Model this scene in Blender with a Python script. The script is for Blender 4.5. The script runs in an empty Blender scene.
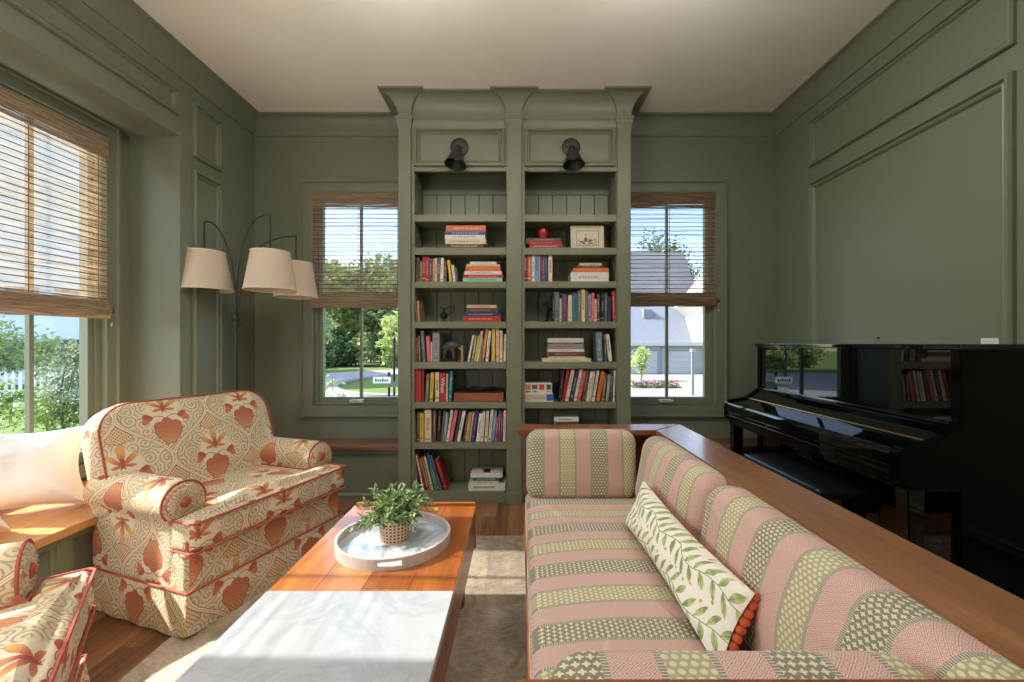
import bpy, bmesh, math, random
from mathutils import Vector, Matrix, Euler
PI = math.pi
R = math.radians
SC = bpy.context.scene
COL = SC.collection
random.seed(7)

# ------------------------------------------------------------------ camera
# photograph 1024x682, vertical lines stay vertical: level camera with a small lens shift
F_PX = 420.0
CAMZ = 1.2
cam = bpy.data.cameras.new('camera')
cam.sensor_width = 36.0
cam.lens = F_PX / 1024 * 36
cam.shift_x = -8 / 1024
cam.shift_y = 2 / 1024
cam.clip_start = 0.02
cam.clip_end = 400
camo = bpy.data.objects.new('camera', cam)
COL.objects.link(camo)
camo.location = (0, 0, CAMZ)
camo.rotation_euler = (PI / 2, 0, 0)
SC.camera = camo

def PX(px, d):
    return (px - 520) * d / F_PX
def PZ(py, d):
    return CAMZ - (py - 343) * d / F_PX

# ------------------------------------------------------------------ room numbers (metres)
XL, XR, YB, YF = -2.174, 2.10, 3.445, -2.3
HC = 3.045
XW = -2.497            # plane of the bay window
BAY0, BAY1, SOFFIT = 0.90, 2.686, 2.524

# ------------------------------------------------------------------ object helpers
def link(o, parent=None):
    COL.objects.link(o)
    if parent is not None:
        o.parent = parent
    return o

def finish(bm, sharp=35):
    bmesh.ops.recalc_face_normals(bm, faces=bm.faces[:])
    lim = R(sharp)
    for f in bm.faces:
        f.smooth = True
    for e in bm.edges:
        if len(e.link_faces) == 2:
            e.smooth = e.calc_face_angle(0) < lim
        else:
            e.smooth = False

def obj(name, bm, mats, parent=None, sharp=35, recalc=True):
    if recalc:
        finish(bm, sharp)
    me = bpy.data.meshes.new(name)
    bm.to_mesh(me)
    bm.free()
    if not isinstance(mats, (list, tuple)):
        mats = [mats]
    for m in mats:
        me.materials.append(m)
    o = bpy.data.objects.new(name, me)
    if recalc and sharp <= 35:
        wn = o.modifiers.new('flat_faces', 'WEIGHTED_NORMAL')
        wn.keep_sharp = True
        wn.weight = 90
    return link(o, parent)

def empty(name, loc=(0, 0, 0), rz=0.0):
    o = bpy.data.objects.new(name, None)
    o.empty_display_size = 0.05
    o.location = loc
    o.rotation_euler = (0, 0, rz)
    return link(o)

def tag(o, label, cat, group=None, kind=None):
    o['label'] = label
    o['category'] = cat
    if group:
        o['group'] = group
    if kind:
        o['kind'] = kind
    return o

def thing(name, label, cat, loc=(0, 0, 0), rz=0.0, group=None):
    return tag(empty(name, loc, rz), label, cat, group)

def struct(name, bm, mats, parent=None, **k):
    o = obj(name, bm, mats, parent, **k)
    if parent is None:
        o['kind'] = 'structure'
    return o

def NB():
    return bmesh.new()

# ------------------------------------------------------------------ shape helpers
def box(bm, x0, x1, y0, y1, z0, z1, bev=0.0, seg=2, mi=0):
    t = bmesh.new()
    vs = [t.verts.new((x, y, z)) for x in (x0, x1) for y in (y0, y1) for z in (z0, z1)]
    for q in ((0, 1, 3, 2), (4, 6, 7, 5), (0, 4, 5, 1), (2, 3, 7, 6), (0, 2, 6, 4), (1, 5, 7, 3)):
        t.faces.new([vs[i] for i in q])
    if bev > 0:
        bmesh.ops.bevel(t, geom=t.edges[:], offset=bev, segments=seg, affect='EDGES', profile=0.5)
    merge(bm, t, mi)
    return bm

def merge(bm, t, mi=0, M=None):
    mp = {}
    for v in t.verts:
        mp[v] = bm.verts.new(M @ v.co if M is not None else v.co)
    for f in t.faces:
        try:
            nf = bm.faces.new([mp[v] for v in f.verts])
            nf.material_index = mi if mi is not None else f.material_index
        except ValueError:
            pass
    t.free()

def tube(bm, pts, r, seg=8, closed=False, mi=0, caps=True):
    """round bar along pts; r is a number or one radius per point"""
    pts = [Vector(p) for p in pts]
    n = len(pts)
    rs = r if isinstance(r, (list, tuple)) else [r] * n
    tg = []
    for i in range(n):
        if closed:
            d = pts[(i + 1) % n] - pts[i - 1]
        else:
            d = pts[min(i + 1, n - 1)] - pts[max(i - 1, 0)]
        tg.append(d.normalized() if d.length > 1e-9 else Vector((0, 0, 1)))
    up = Vector((0, 0, 1)) if abs(tg[0].z) < 0.9 else Vector((1, 0, 0))
    side = tg[0].cross(up).normalized()
    rings = []
    for i in range(n):
        side = (side - tg[i] * side.dot(tg[i]))
        if side.length < 1e-6:
            side = tg[i].orthogonal()
        side.normalize()
        o2 = tg[i].cross(side)
        rings.append([bm.verts.new(pts[i] + (side * math.cos(a) + o2 * math.sin(a)) * rs[i])
                      for a in [2 * PI * k / seg for k in range(seg)]])
    m = n if closed else n - 1
    for i in range(m):
        a, b = rings[i], rings[(i + 1) % n]
        for k in range(seg):
            f = bm.faces.new((a[k], a[(k + 1) % seg], b[(k + 1) % seg], b[k]))
            f.material_index = mi
    if caps and not closed:
        bm.faces.new(rings[0]).material_index = mi
        bm.faces.new(rings[-1][::-1]).material_index = mi
    return bm

def lathe(bm, prof, c=(0, 0, 0), seg=28, mi=0, M=None, close=False):
    """prof = [(r, z)...]; rotates around z; radius 0 closes to a point"""
    c = Vector(c)
    T = (lambda v: M @ v) if M is not None else (lambda v: v)
    rings = []
    for (r, z) in prof:
        if r < 1e-6:
            rings.append([bm.verts.new(T(c + Vector((0, 0, z))))])
        else:
            rings.append([bm.verts.new(T(c + Vector((r * math.cos(2 * PI * k / seg), r * math.sin(2 * PI * k / seg), z)))) for k in range(seg)])
    pairs = list(zip(rings[:-1], rings[1:]))
    if close:
        pairs.append((rings[-1], rings[0]))
    for a, b in pairs:
        for k in range(seg):
            k2 = (k + 1) % seg
            if len(a) == 1 and len(b) == 1:
                continue
            if len(a) == 1:
                f = bm.faces.new((a[0], b[k2], b[k]))
            elif len(b) == 1:
                f = bm.faces.new((a[k], a[k2], b[0]))
            else:
                f = bm.faces.new((a[k], a[k2], b[k2], b[k]))
            f.material_index = mi
    return bm

def prism(bm, poly, fa, fb, mi=0, bev=0.0):
    """poly: list of 2-tuples; fa / fb map a 2-tuple to the near / far 3D point"""
    t = bmesh.new()
    a = [t.verts.new(fa(p)) for p in poly]
    b = [t.verts.new(fb(p)) for p in poly]
    n = len(poly)
    t.faces.new(a)
    t.faces.new(b[::-1])
    for i in range(n):
        t.faces.new((a[i], b[i], b[(i + 1) % n], a[(i + 1) % n]))
    if bev > 0:
        bmesh.ops.recalc_face_normals(t, faces=t.faces[:])
        bmesh.ops.bevel(t, geom=t.edges[:], offset=bev, segments=2, affect='EDGES')
    merge(bm, t, mi)
    return bm

def frame_sweep(bm, O, A, B, N, a0, a1, b0, b1, prof, mi=0):
    """picture-frame moulding: prof = [(inset, height)...] swept round a rectangle with mitred corners"""
    O, A, B, N = Vector(O), Vector(A), Vector(B), Vector(N)
    rings = []
    for (i, h) in prof:
        rings.append([bm.verts.new(O + A * a + B * b + N * h) for a, b in
                      ((a0 + i, b0 + i), (a1 - i, b0 + i), (a1 - i, b1 - i), (a0 + i, b1 - i))])
    for p, q in zip(rings[:-1], rings[1:]):
        for k in range(4):
            f = bm.faces.new((p[k], p[(k + 1) % 4], q[(k + 1) % 4], q[k]))
            f.material_index = mi
    return bm

def extrude_prof(bm, prof, fa, fb, mi=0):
    """open profile as a strip between two ends"""
    a = [bm.verts.new(fa(p)) for p in prof]
    b = [bm.verts.new(fb(p)) for p in prof]
    for i in range(len(prof) - 1):
        bm.faces.new((a[i], b[i], b[i + 1], a[i + 1])).material_index = mi
    return bm

def rrect(w, h, rb, rt=None, n=6, x0=0.0, y0=0.0):
    """rounded rectangle outline centred on x, from y0 up; CCW"""
    rt = rb if rt is None else rt
    pts = []
    for cx, cy, r, a0 in ((w / 2 - rb, rb, rb, -90), (w / 2 - rt, h - rt, rt, 0), (-w / 2 + rt, h - rt, rt, 90), (-w / 2 + rb, rb, rb, 180)):
        for k in range(n + 1):
            a = R(a0 + 90 * k / n)
            pts.append((x0 + cx + r * math.cos(a), y0 + cy + r * math.sin(a)))
    return densify(pts, 0.06)

def densify(pts, step):
    out = []
    n = len(pts)
    for i in range(n):
        p, q = Vector(pts[i]), Vector(pts[(i + 1) % n])
        d = (q - p).length
        if d < 1e-7:
            continue
        m = max(1, int(d / step))
        for k in range(m):
            v = p.lerp(q, k / m)
            out.append((v[0], v[1]))
    return out

def slab(bm, outline, T, r, bulge, M, centre=None, rings=9, side='both', arc=5, uvo=(0, 0), mi=0, wav=None, puff=False):
    """upholstered slab: closed outline (CCW), thickness T, edge radius r (<=T/2 for a flat side wall,
    larger r gives a knife edge), crown 'bulge'. M maps (a,b,n) to object space. UVs in metres."""
    uvl = bm.loops.layers.uv.verify()
    n = len(outline)
    P = [Vector((p[0], p[1])) for p in outline]
    nor = []
    for i in range(n):
        d = P[(i + 1) % n] - P[i - 1]
        nor.append(Vector((-d.y, d.x)).normalized())     # inward for CCW
    c = Vector(centre) if centre else sum(P, Vector((0, 0))) / n
    prof = []                                             # (inset, height, uv push-out)
    h = T / 2
    vr = min(r, h)
    prof.append((0.0, 0.0, h - vr + 1.57 * vr - r))
    if h - vr > 1e-4:
        prof.append((0.0, h - vr, 1.57 * vr - r))
    for k in range(1, arc + 1):
        th = k / arc * PI / 2
        prof.append((r * (1 - math.cos(th)), h - vr + vr * math.sin(th), (1 - k / arc) * (1.57 * vr - r)))
    uvs = {}
    def half(sg):
        rr = []
        if puff:
            # soft filled case: rings shrink towards the centre, thickness swells like a filled bag
            nr = rings + 4
            for k in range(nr):
                s = 1 - (k / nr) ** 1.35
                ring = []
                for i in range(n):
                    p = c + (P[i] - c) * s
                    z = (h + bulge) * (max(0.0, 1 - s ** 2.6)) ** 0.62
                    if wav:
                        z += wav(p.x, p.y) * min(1.0, (1 - s) * 4)
                    v = bm.verts.new(M @ Vector((p.x, p.y, sg * z)))
                    uvs[v] = (p.x + uvo[0], p.y + uvo[1])
                    ring.append(v)
                rr.append(ring)
            cv = bm.verts.new(M @ Vector((c.x, c.y, sg * (h + bulge))))
            uvs[cv] = (c.x + uvo[0], c.y + uvo[1])
            for a, b in zip(rr[:-1], rr[1:]):
                for i in range(n):
                    j = (i + 1) % n
                    bm.faces.new((a[i], a[j], b[j], b[i]) if sg > 0 else (a[j], a[i], b[i], b[j])).material_index = mi
            for i in range(n):
                j = (i + 1) % n
                bm.faces.new((rr[-1][i], rr[-1][j], cv) if sg > 0 else (rr[-1][j], rr[-1][i], cv)).material_index = mi
            return rr[0]
        for (ins, hh, push) in prof:
            ring = []
            for i in range(n):
                p = P[i] + nor[i] * ins
                z = hh
                v = bm.verts.new(M @ Vector((p.x, p.y, sg * z)))
                u = p - nor[i] * max(push, 0)
                uvs[v] = (u.x + uvo[0], u.y + uvo[1])
                ring.append(v)
            rr.append(ring)
        inner = [P[i] + nor[i] * r for i in range(n)]
        for k in range(1, rings):
            s = 1 - k / rings
            ring = []
            for i in range(n):
                p = c + (inner[i] - c) * s
                z = h + bulge * (1 - s * s)
                if wav:
                    z += wav(p.x, p.y) * (1 - s * s) ** 0.5
                v = bm.verts.new(M @ Vector((p.x, p.y, sg * z)))
                uvs[v] = (p.x + uvo[0], p.y + uvo[1])
                ring.append(v)
            rr.append(ring)
        cv = bm.verts.new(M @ Vector((c.x, c.y, sg * (h + bulge))))
        uvs[cv] = (c.x + uvo[0], c.y + uvo[1])
        for a, b in zip(rr[:-1], rr[1:]):
            for i in range(n):
                j = (i + 1) % n
                f = bm.faces.new((a[i], a[j], b[j], b[i]) if sg > 0 else (a[j], a[i], b[i], b[j]))
                f.material_index = mi
        for i in range(n):
            j = (i + 1) % n
            f = bm.faces.new((rr[-1][i], rr[-1][j], cv) if sg > 0 else (rr[-1][j], rr[-1][i], cv))
            f.material_index = mi
        return rr[0]
    e1 = e2 = None
    if side in ('both', 'front'):
        e1 = half(1)
    if side in ('both', 'back'):
        e2 = half(-1)
    for v, uv in uvs.items():
        for l in v.link_loops:
            l[uvl].uv = uv
    if e1 and e2:
        for a, b in zip(e1, e2):
            bmesh.ops.weld_verts(bm, targetmap={b: a})
    return bm

def box_uv(bm, scale=1.0, off=(0, 0)):
    uvl = bm.loops.layers.uv.verify()
    bm.normal_update()
    for f in bm.faces:
        n = f.normal
        ax = max(range(3), key=lambda i: abs(n[i]))
        for l in f.loops:
            c = l.vert.co
            if ax == 0:
                u = (c.y, c.z)
            elif ax == 1:
                u = (c.x, c.z)
            else:
                u = (c.y, c.x)
            l[uvl].uv = (u[0] * scale + off[0], u[1] * scale + off[1])

def outline_tube(bm, outline, r, M, n=0.0, step=1, seg=6, mi=0):
    tube(bm, [M @ Vector((p[0], p[1], n)) for p in outline[::step]], r, seg, closed=True, mi=mi)

def skin_obj(name, joints, bones, mats, parent=None, sub=2):
    """body grown round a joint skeleton: joints = {key: (pos, radius)}"""
    me = bpy.data.meshes.new(name)
    keys = list(joints)
    me.from_pydata([joints[k][0] for k in keys], [(keys.index(a), keys.index(b)) for a, b in bones], [])
    o = bpy.data.objects.new(name, me)
    link(o, parent)
    sk = o.modifiers.new('skin', 'SKIN')
    sk.use_smooth_shade = True
    for i, k in enumerate(keys):
        rr = joints[k][1]
        me.skin_vertices[0].data[i].radius = (rr, rr)
        me.skin_vertices[0].data[i].use_root = (i == 0)
    ss = o.modifiers.new('subdivision', 'SUBSURF')
    ss.levels = ss.render_levels = sub
    me.materials.append(mats)
    return o

def bez(p0, p1, p2, p3, n=24):
    p0, p1, p2, p3 = map(Vector, (p0, p1, p2, p3))
    return [p0 * (1 - t) ** 3 + p1 * 3 * t * (1 - t) ** 2 + p2 * 3 * t * t * (1 - t) + p3 * t ** 3 for t in [i / n for i in range(n + 1)]]

# ------------------------------------------------------------------ material helpers
def lin(c):
    """sRGB 0-255 triple to linear rgba"""
    return tuple(((v / 255) / 12.92 if v / 255 <= 0.04045 else ((v / 255 + 0.055) / 1.055) ** 2.4) for v in c) + (1.0,)

class E:
    """tiny expression builder over Math nodes"""
    nt = None
    def __init__(s, v):
        s.v = v
    @staticmethod
    def op(o, *args):
        vs = [a.v if isinstance(a, E) else a for a in args]
        if all(isinstance(x, (int, float)) for x in vs) and o in ('ADD', 'SUBTRACT', 'MULTIPLY'):
            a, b = vs
            return E({'ADD': a + b, 'SUBTRACT': a - b, 'MULTIPLY': a * b}[o])
        nd = E.nt.nodes.new('ShaderNodeMath')
        nd.operation = o
        for i, x in enumerate(vs):
            if isinstance(x, (int, float)):
                nd.inputs[i].default_value = x
            else:
                E.nt.links.new(x, nd.inputs[i])
        return E(nd.outputs[0])
    def __add__(s, o): return E.op('ADD', s, o)
    def __radd__(s, o): return E.op('ADD', o, s)
    def __sub__(s, o): return E.op('SUBTRACT', s, o)
    def __rsub__(s, o): return E.op('SUBTRACT', o, s)
    def __mul__(s, o): return E.op('MULTIPLY', s, o)
    def __rmul__(s, o): return E.op('MULTIPLY', o, s)
    def __truediv__(s, o): return E.op('DIVIDE', s, o)
    def __neg__(s): return E.op('MULTIPLY', s, -1.0)
def eabs(a): return E.op('ABSOLUTE', a)
def emin(a, b): return E.op('MINIMUM', a, b)
def emax(a, b): return E.op('MAXIMUM', a, b)
def esin(a): return E.op('SINE', a)
def ecos(a): return E.op('COSINE', a)
def efrac(a): return E.op('FRACT', a)
def efloor(a): return E.op('FLOOR', a)
def esqrt(a): return E.op('SQRT', a)
def elt(a, b): return E.op('LESS_THAN', a, b)
def egt(a, b): return E.op('GREATER_THAN', a, b)
def eatan2(a, b): return E.op('ARCTAN2', a, b)
def epp(a, b): return E.op('PINGPONG', a, b)
def soft(a, lo, hi):
    """0 below lo, 1 above hi"""
    nd = E.nt.nodes.new('ShaderNodeMapRange')
    nd.interpolation_type = 'SMOOTHSTEP'
    nd.inputs[1].default_value = lo
    nd.inputs[2].default_value = hi
    E.nt.links.new(a.v, nd.inputs[0])
    return E(nd.outputs[0])

def cmix(fac, a, b):
    nd = E.nt.nodes.new('ShaderNodeMix')
    nd.data_type = 'RGBA'
    for x, s in ((fac, nd.inputs[0]), (a, nd.inputs[6]), (b, nd.inputs[7])):
        if isinstance(x, E):
            E.nt.links.new(x.v, s)
        elif isinstance(x, (int, float)):
            s.default_value = x
        elif isinstance(x, tuple):
            s.default_value = x
        else:
            E.nt.links.new(x, s)
    return nd.outputs[2]

def mat(name, col=(128, 128, 128), rough=0.5, metal=0.0, spec=0.5, coat=0.0, coat_r=0.05):
    m = bpy.data.materials.new(name)
    m.use_nodes = True
    nt = m.node_tree
    b = nt.nodes['Principled BSDF']
    b.inputs['Base Color'].default_value = lin(col)
    b.inputs['Roughness'].default_value = rough
    b.inputs['Metallic'].default_value = metal
    b.inputs['Specular IOR Level'].default_value = spec
    b.inputs['Coat Weight'].default_value = coat
    b.inputs['Coat Roughness'].default_value = coat_r
    E.nt = nt
    return m, nt, b

def coords(nt, kind='Object'):
    tc = nt.nodes.new('ShaderNodeTexCoord')
    return tc.outputs[kind]

def sepxyz(nt, sock):
    s = nt.nodes.new('ShaderNodeSeparateXYZ')
    nt.links.new(sock, s.inputs[0])
    return E(s.outputs[0]), E(s.outputs[1]), E(s.outputs[2])

def noise(nt, vec, scale, detail=3, rough=0.5, sc=(1, 1, 1), dist=0.0):
    if sc != (1, 1, 1):
        mp = nt.nodes.new('ShaderNodeMapping')
        mp.inputs['Scale'].default_value = sc
        nt.links.new(vec, mp.inputs[0])
        vec = mp.outputs[0]
    n = nt.nodes.new('ShaderNodeTexNoise')
    n.inputs['Scale'].default_value = scale
    n.inputs['Detail'].default_value = detail
    n.inputs['Roughness'].default_value = rough
    n.inputs['Distortion'].default_value = dist
    nt.links.new(vec, n.inputs['Vector'])
    return E(n.outputs['Fac'])

def ramp(nt, fac, stops):
    r = nt.nodes.new('ShaderNodeValToRGB')
    el = r.color_ramp.elements
    while len(el) < len(stops):
        el.new(0.5)
    for e, (p, c) in zip(el, stops):
        e.position = p
        e.color = lin(c)
    nt.links.new(fac.v, r.inputs[0])
    return r.outputs[0]

def bump(nt, b, h, strength=0.2, dist=0.002):
    n = nt.nodes.new('ShaderNodeBump')
    n.inputs['Strength'].default_value = strength
    n.inputs['Distance'].default_value = dist
    nt.links.new(h.v, n.inputs['Height'])
    nt.links.new(n.outputs[0], b.inputs['Normal'])

def plain(name, col, rough=0.5, **k):
    """painted / plain surface with a slight unevenness"""
    var = k.pop('var', 0.06)
    sc = k.pop('scale', 14.0)
    m, nt, b = mat(name, col, rough, **k)
    f = noise(nt, coords(nt), sc, 3)
    lo = tuple(max(0, v * (1 - var)) for v in col)
    hi = tuple(min(255, v * (1 + var)) for v in col)
    nt.links.new(cmix(f, lin(lo), lin(hi)), b.inputs['Base Color'])
    return m

def wood(name, c0, c1, c2, rough=0.35, along='y', scale=1.0, coat=0.0, planks=None, coat_r=0.08):
    """grained wood; along = grain axis in object space; planks=(width, length) lays boards"""
    m, nt, b = mat(name, c1, rough, coat=coat, coat_r=coat_r)
    v = coords(nt)
    x, y, z = sepxyz(nt, v)
    g, c = {'y': (y, x), 'x': (x, y), 'z': (z, x)}[along]
    tone = None
    if planks:
        w, L = planks
        row = efloor(c / w)
        sh = efrac(esin(row * 12.9898) * 43758.5)
        gl = g / L + sh * 3.0
        pid = efloor(gl) * 7.13 + row * 3.71
        tone = efrac(esin(pid) * 43758.5453)
        edge = emin(epp(c, w / 2) / 1.0, epp(g + sh * 3.0 * L, L / 2))
        c2off = tone * 5.0
    comb = nt.nodes.new('ShaderNodeCombineXYZ')
    gs = g * (1.6 * scale)
    cs = c * (16 * scale)
    zs = z * (16 * scale) if along != 'z' else y * (16 * scale)
    if planks:
        cs = cs + c2off
        zs = zs + tone * 9.0
    for i, q in enumerate((gs, cs, zs)):
        nt.links.new(q.v, comb.inputs[i])
    f = noise(nt, comb.outputs[0], 1.0, 6, 0.6, dist=0.6)
    f2 = noise(nt, comb.outputs[0], 5.0, 3, 0.6)
    k = f * 0.75 + f2 * 0.25
    if planks:
        k = k + (tone - 0.5) * 0.34
    cc = ramp(nt, k, ((0.28, c0), (0.5, c1), (0.72, c2)))
    if planks:
        dark = tuple(v * 0.35 for v in c0)
        cc = cmix(1 - soft(edge, 0.0, 0.0022), cc, lin(dark))
    nt.links.new(cc, b.inputs['Base Color'])
    bump(nt, b, k, 0.08, 0.001)
    return m
# ------------------------------------------------------------------ materials
GREEN = (119, 125, 106)
def paint(name, col, rough=0.42):
    m, nt, b = mat(name, col, rough)
    f = noise(nt, coords(nt), 3.0, 2)
    nt.links.new(cmix(f, lin(tuple(v * .975 for v in col)), lin(tuple(v * 1.02 for v in col))), b.inputs['Base Color'])
    bump(nt, b, noise(nt, coords(nt), 220.0, 2), 0.03, 0.0006)
    return m
M_WALL = paint('sage_green_paint', GREEN)
M_CASE = paint('sage_green_cabinet_paint', (121, 126, 104), 0.4)
M_CEIL = paint('warm_white_ceiling_paint', (243, 237, 227), 0.8)
M_FLOOR = wood('oak_floor', (92, 60, 38), (130, 90, 58), (160, 116, 80), 0.34, 'y', 1.0, planks=(0.083, 1.1))
M_TEAK = wood('teak', (146, 82, 38), (180, 108, 54), (202, 134, 76), 0.28, 'y', 1.0, coat=0.35, planks=(0.146, 3.0))
M_TEAKX = wood('teak_end', (128, 70, 36), (160, 92, 50), (184, 114, 66), 0.3, 'x', 1.0, coat=0.3)
M_TEAKD = wood('dark_teak', (96, 46, 20), (124, 62, 28), (150, 82, 40), 0.32, 'y', 1.0, coat=0.2)
M_LEDGE = wood('walnut_ledge', (112, 72, 46), (138, 92, 60), (162, 114, 76), 0.3, 'y', 1.2, coat=0.5, coat_r=0.12)
M_LEDGEX = wood('walnut_ledge_end', (112, 60, 34), (136, 78, 46), (158, 98, 60), 0.3, 'x', 1.2, coat=0.5, coat_r=0.12)
M_SOFAW = wood('sofa_frame_wood', (104, 58, 34), (130, 76, 46), (152, 94, 60), 0.35, 'y', 1.2, coat=0.2)
M_SEATW = wood('oak_bench_top', (176, 118, 66), (202, 144, 88), (220, 168, 112), 0.36, 'y', 1.0, coat=0.15)
M_SEATD = wood('walnut_bench_top', (98, 66, 46), (124, 86, 62), (146, 106, 80), 0.36, 'x', 1.0, coat=0.15)
M_TRACK = wood('record_player_wood', (120, 62, 40), (150, 82, 54), (170, 98, 66), 0.4, 'x', 2.0)
M_BLACK = plain('black_metal', (30, 29, 27), 0.42, metal=0.6)
M_BRONZE = plain('dark_bronze_metal', (64, 62, 57), 0.38, metal=0.5)
M_STEEL = plain('brushed_steel', (150, 148, 142), 0.3, metal=0.9)
M_BRASS = plain('aged_brass', (176, 140, 78), 0.3, metal=0.9)
M_PIANO, _nt, _b = mat('black_piano_lacquer', (4, 4, 5), 0.015, spec=0.95)
M_PSIDE = plain('black_piano_side', (5, 5, 5), .10, spec=.22)
E.nt = _nt
_f = noise(_nt, coords(_nt), 2.0, 2)
_nt.links.new(cmix(_f, lin((3, 3, 4)), lin((6, 6, 7))), _b.inputs['Base Color'])
M_LEATHER = plain('black_leather', (20, 20, 22), 0.38, var=0.2, scale=90)
M_WHITE = plain('white_linen', (238, 237, 235), 0.9, var=0.02, scale=60)
M_WPLATE = plain('white_plastic', (228, 226, 218), 0.4, var=0.01)
M_SHADE, _nt, _b = mat('linen_lampshade', (216, 190, 156), 0.85)
_x, _y, _z = sepxyz(_nt, coords(_nt))
_w = noise(_nt, coords(_nt), 60, 3, sc=(1, 1, 6))
_nt.links.new(cmix(_w, lin((226, 210, 186)), lin((242, 231, 212))), _b.inputs['Base Color'])
_t = _nt.nodes.new('ShaderNodeBsdfTranslucent')
_t.inputs[0].default_value = lin((226, 196, 158))
_mx = _nt.nodes.new('ShaderNodeMixShader')
_mx.inputs[0].default_value = 0.3
_nt.links.new(_b.outputs[0], _mx.inputs[1])
_nt.links.new(_t.outputs[0], _mx.inputs[2])
_nt.links.new(_mx.outputs[0], _nt.nodes['Material Output'].inputs[0])
M_WLINE = plain('white_shade_lining', (236, 230, 216), 0.8, var=0.01)

def m_marble(name, base=(178, 182, 187), vein=(164, 169, 176), rough=0.18):
    m, nt, b = mat(name, base, rough, coat=0.2, coat_r=0.1)
    v = coords(nt)
    n1 = noise(nt, v, 3.2, 6, 0.6, dist=1.6)
    n2 = noise(nt, v, 9.0, 5, 0.6, dist=0.8)
    k = soft(eabs(n1 - 0.5), 0.0, 0.07)
    c = cmix(k, lin(vein), lin(base))
    c = cmix(n2 * 0.5, c, lin(tuple(min(255, x * 1.05) for x in base)))
    nt.links.new(c, b.inputs['Base Color'])
    return m
M_MARBLE = m_marble('white_marble')
M_TRAYIN = m_marble('pearl_tray_inlay', (206, 210, 216), (150, 164, 182), 0.12)
M_TRAY = wood('whitewashed_tray_wood', (176, 172, 168), (198, 194, 190), (214, 210, 206), 0.45, 'z', 1.4)

def m_glass(name, tint=(250, 253, 252), refl=0.07):
    m, nt, b = mat(name)
    nt.nodes.remove(b)
    t = nt.nodes.new('ShaderNodeBsdfTransparent')
    t.inputs[0].default_value = lin(tint)
    g = nt.nodes.new('ShaderNodeBsdfGlossy')
    g.inputs['Roughness'].default_value = 0.0
    fr = nt.nodes.new('ShaderNodeLayerWeight')
    fr.inputs[0].default_value = 0.12
    k = E(fr.outputs['Fresnel']) * 0.6 + refl * 0.3
    mx = nt.nodes.new('ShaderNodeMixShader')
    nt.links.new(k.v, mx.inputs[0])
    nt.links.new(t.outputs[0], mx.inputs[1])
    nt.links.new(g.outputs[0], mx.inputs[2])
    nt.links.new(mx.outputs[0], nt.nodes['Material Output'].inputs[0])
    return m
M_GLASS = m_glass('window_glass')

def m_reed(name, c0, c1, trans=0.35):
    m, nt, b = mat(name, c0, 0.7)
    f = noise(nt, coords(nt), 9.0, 3, 0.6, sc=(0.7, 0.7, 30))
    c = cmix(soft(f, 0.3, 0.7), lin(c0), lin(c1))
    nt.links.new(c, b.inputs['Base Color'])
    t = nt.nodes.new('ShaderNodeBsdfTranslucent')
    nt.links.new(c, t.inputs[0])
    mx = nt.nodes.new('ShaderNodeMixShader')
    mx.inputs[0].default_value = trans
    nt.links.new(b.outputs[0], mx.inputs[1])
    nt.links.new(t.outputs[0], mx.inputs[2])
    nt.links.new(mx.outputs[0], nt.nodes['Material Output'].inputs[0])
    return m
M_REED = m_reed('woven_bamboo_light', (184, 162, 136), (236, 226, 210), .65)
M_REEDF = m_reed('woven_bamboo_fold', (146, 120, 92), (210, 192, 166), .30)
M_REEDD = m_reed('woven_bamboo_brown', (104, 82, 64), (186, 162, 134), 0.25)
M_SLAT = m_reed('dark_bamboo_slat', (98, 76, 56), (140, 110, 82), .15)
M_THREAD = plain('cotton_thread', (120, 100, 84), .8)

# striped sofa cloth: bands along s, weave along s and t (both in metres)
def m_stripe(name, s_ax, t_fn, P=0.31, off=0.0):
    m, nt, b = mat(name, (200, 170, 150), 0.9, spec=0.2)
    x, y, z = sepxyz(nt, coords(nt))
    s = {'x': x, 'y': y, 'z': z}[s_ax]
    t = t_fn(x, y, z)
    q = efrac((s + off) / P) * 4.0                      # 0..4, one unit per band
    band = efloor(q)
    w = efrac(q)
    bd = emin(w, 1 - w) * (P / 4)                        # metres to the band's edge
    border = 1 - soft(bd, 0.0040, 0.0058)
    # green bands: rows of small blossoms in a lattice
    du = 0.0138
    row = efloor(t / du)
    a = efrac(s / (du * 1.1) + row * 0.5) - 0.5
    c = efrac(t / du) - 0.5
    rr = esqrt(a * a + c * c)
    dot = 1 - soft(rr, 0.30, 0.42)
    pet = soft(ecos(eatan2(a, c) * 4.0) * 0.10 + 0.34 - rr, -0.02, 0.05)
    gA = cmix(pet, lin((108, 106, 84)), lin((212, 206, 174)))
    gB = cmix(dot, lin((158, 154, 112)), lin((210, 204, 166)))
    # pink bands: interlaced diamonds
    dd = 0.019
    d1 = eabs(efrac(s / dd + t / dd) - 0.5)
    d2 = eabs(efrac(s / dd - t / dd) - 0.5)
    ring = ecos(emax(d1, d2) * 25.0)
    pk = cmix(soft(ring, -0.25, 0.25), lin((212, 182, 170)), lin((178, 124, 115)))
    isA = elt(band, 0.5)
    isB = elt(eabs(band - 2.0), 0.5)
    col = cmix(isA, pk, gA)
    col = cmix(isB, col, gB)
    dash = efrac(t / 0.0055)
    bc = cmix(egt(dash, 0.62), lin((112, 106, 98)), lin((196, 186, 166)))
    col = cmix(border, col, bc)
    fz = noise(nt, coords(nt), 300, 2)
    col = cmix(fz * 0.25, col, lin((236, 226, 210)))
    nt.links.new(col, b.inputs['Base Color'])
    b.inputs['Sheen Weight'].default_value = 0.15
    bump(nt, b, fz, 0.25, 0.002)
    return m
M_STR_SEAT = m_stripe('striped_cloth_seat', 'y', lambda x, y, z: x - z, off=-0.035)
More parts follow.
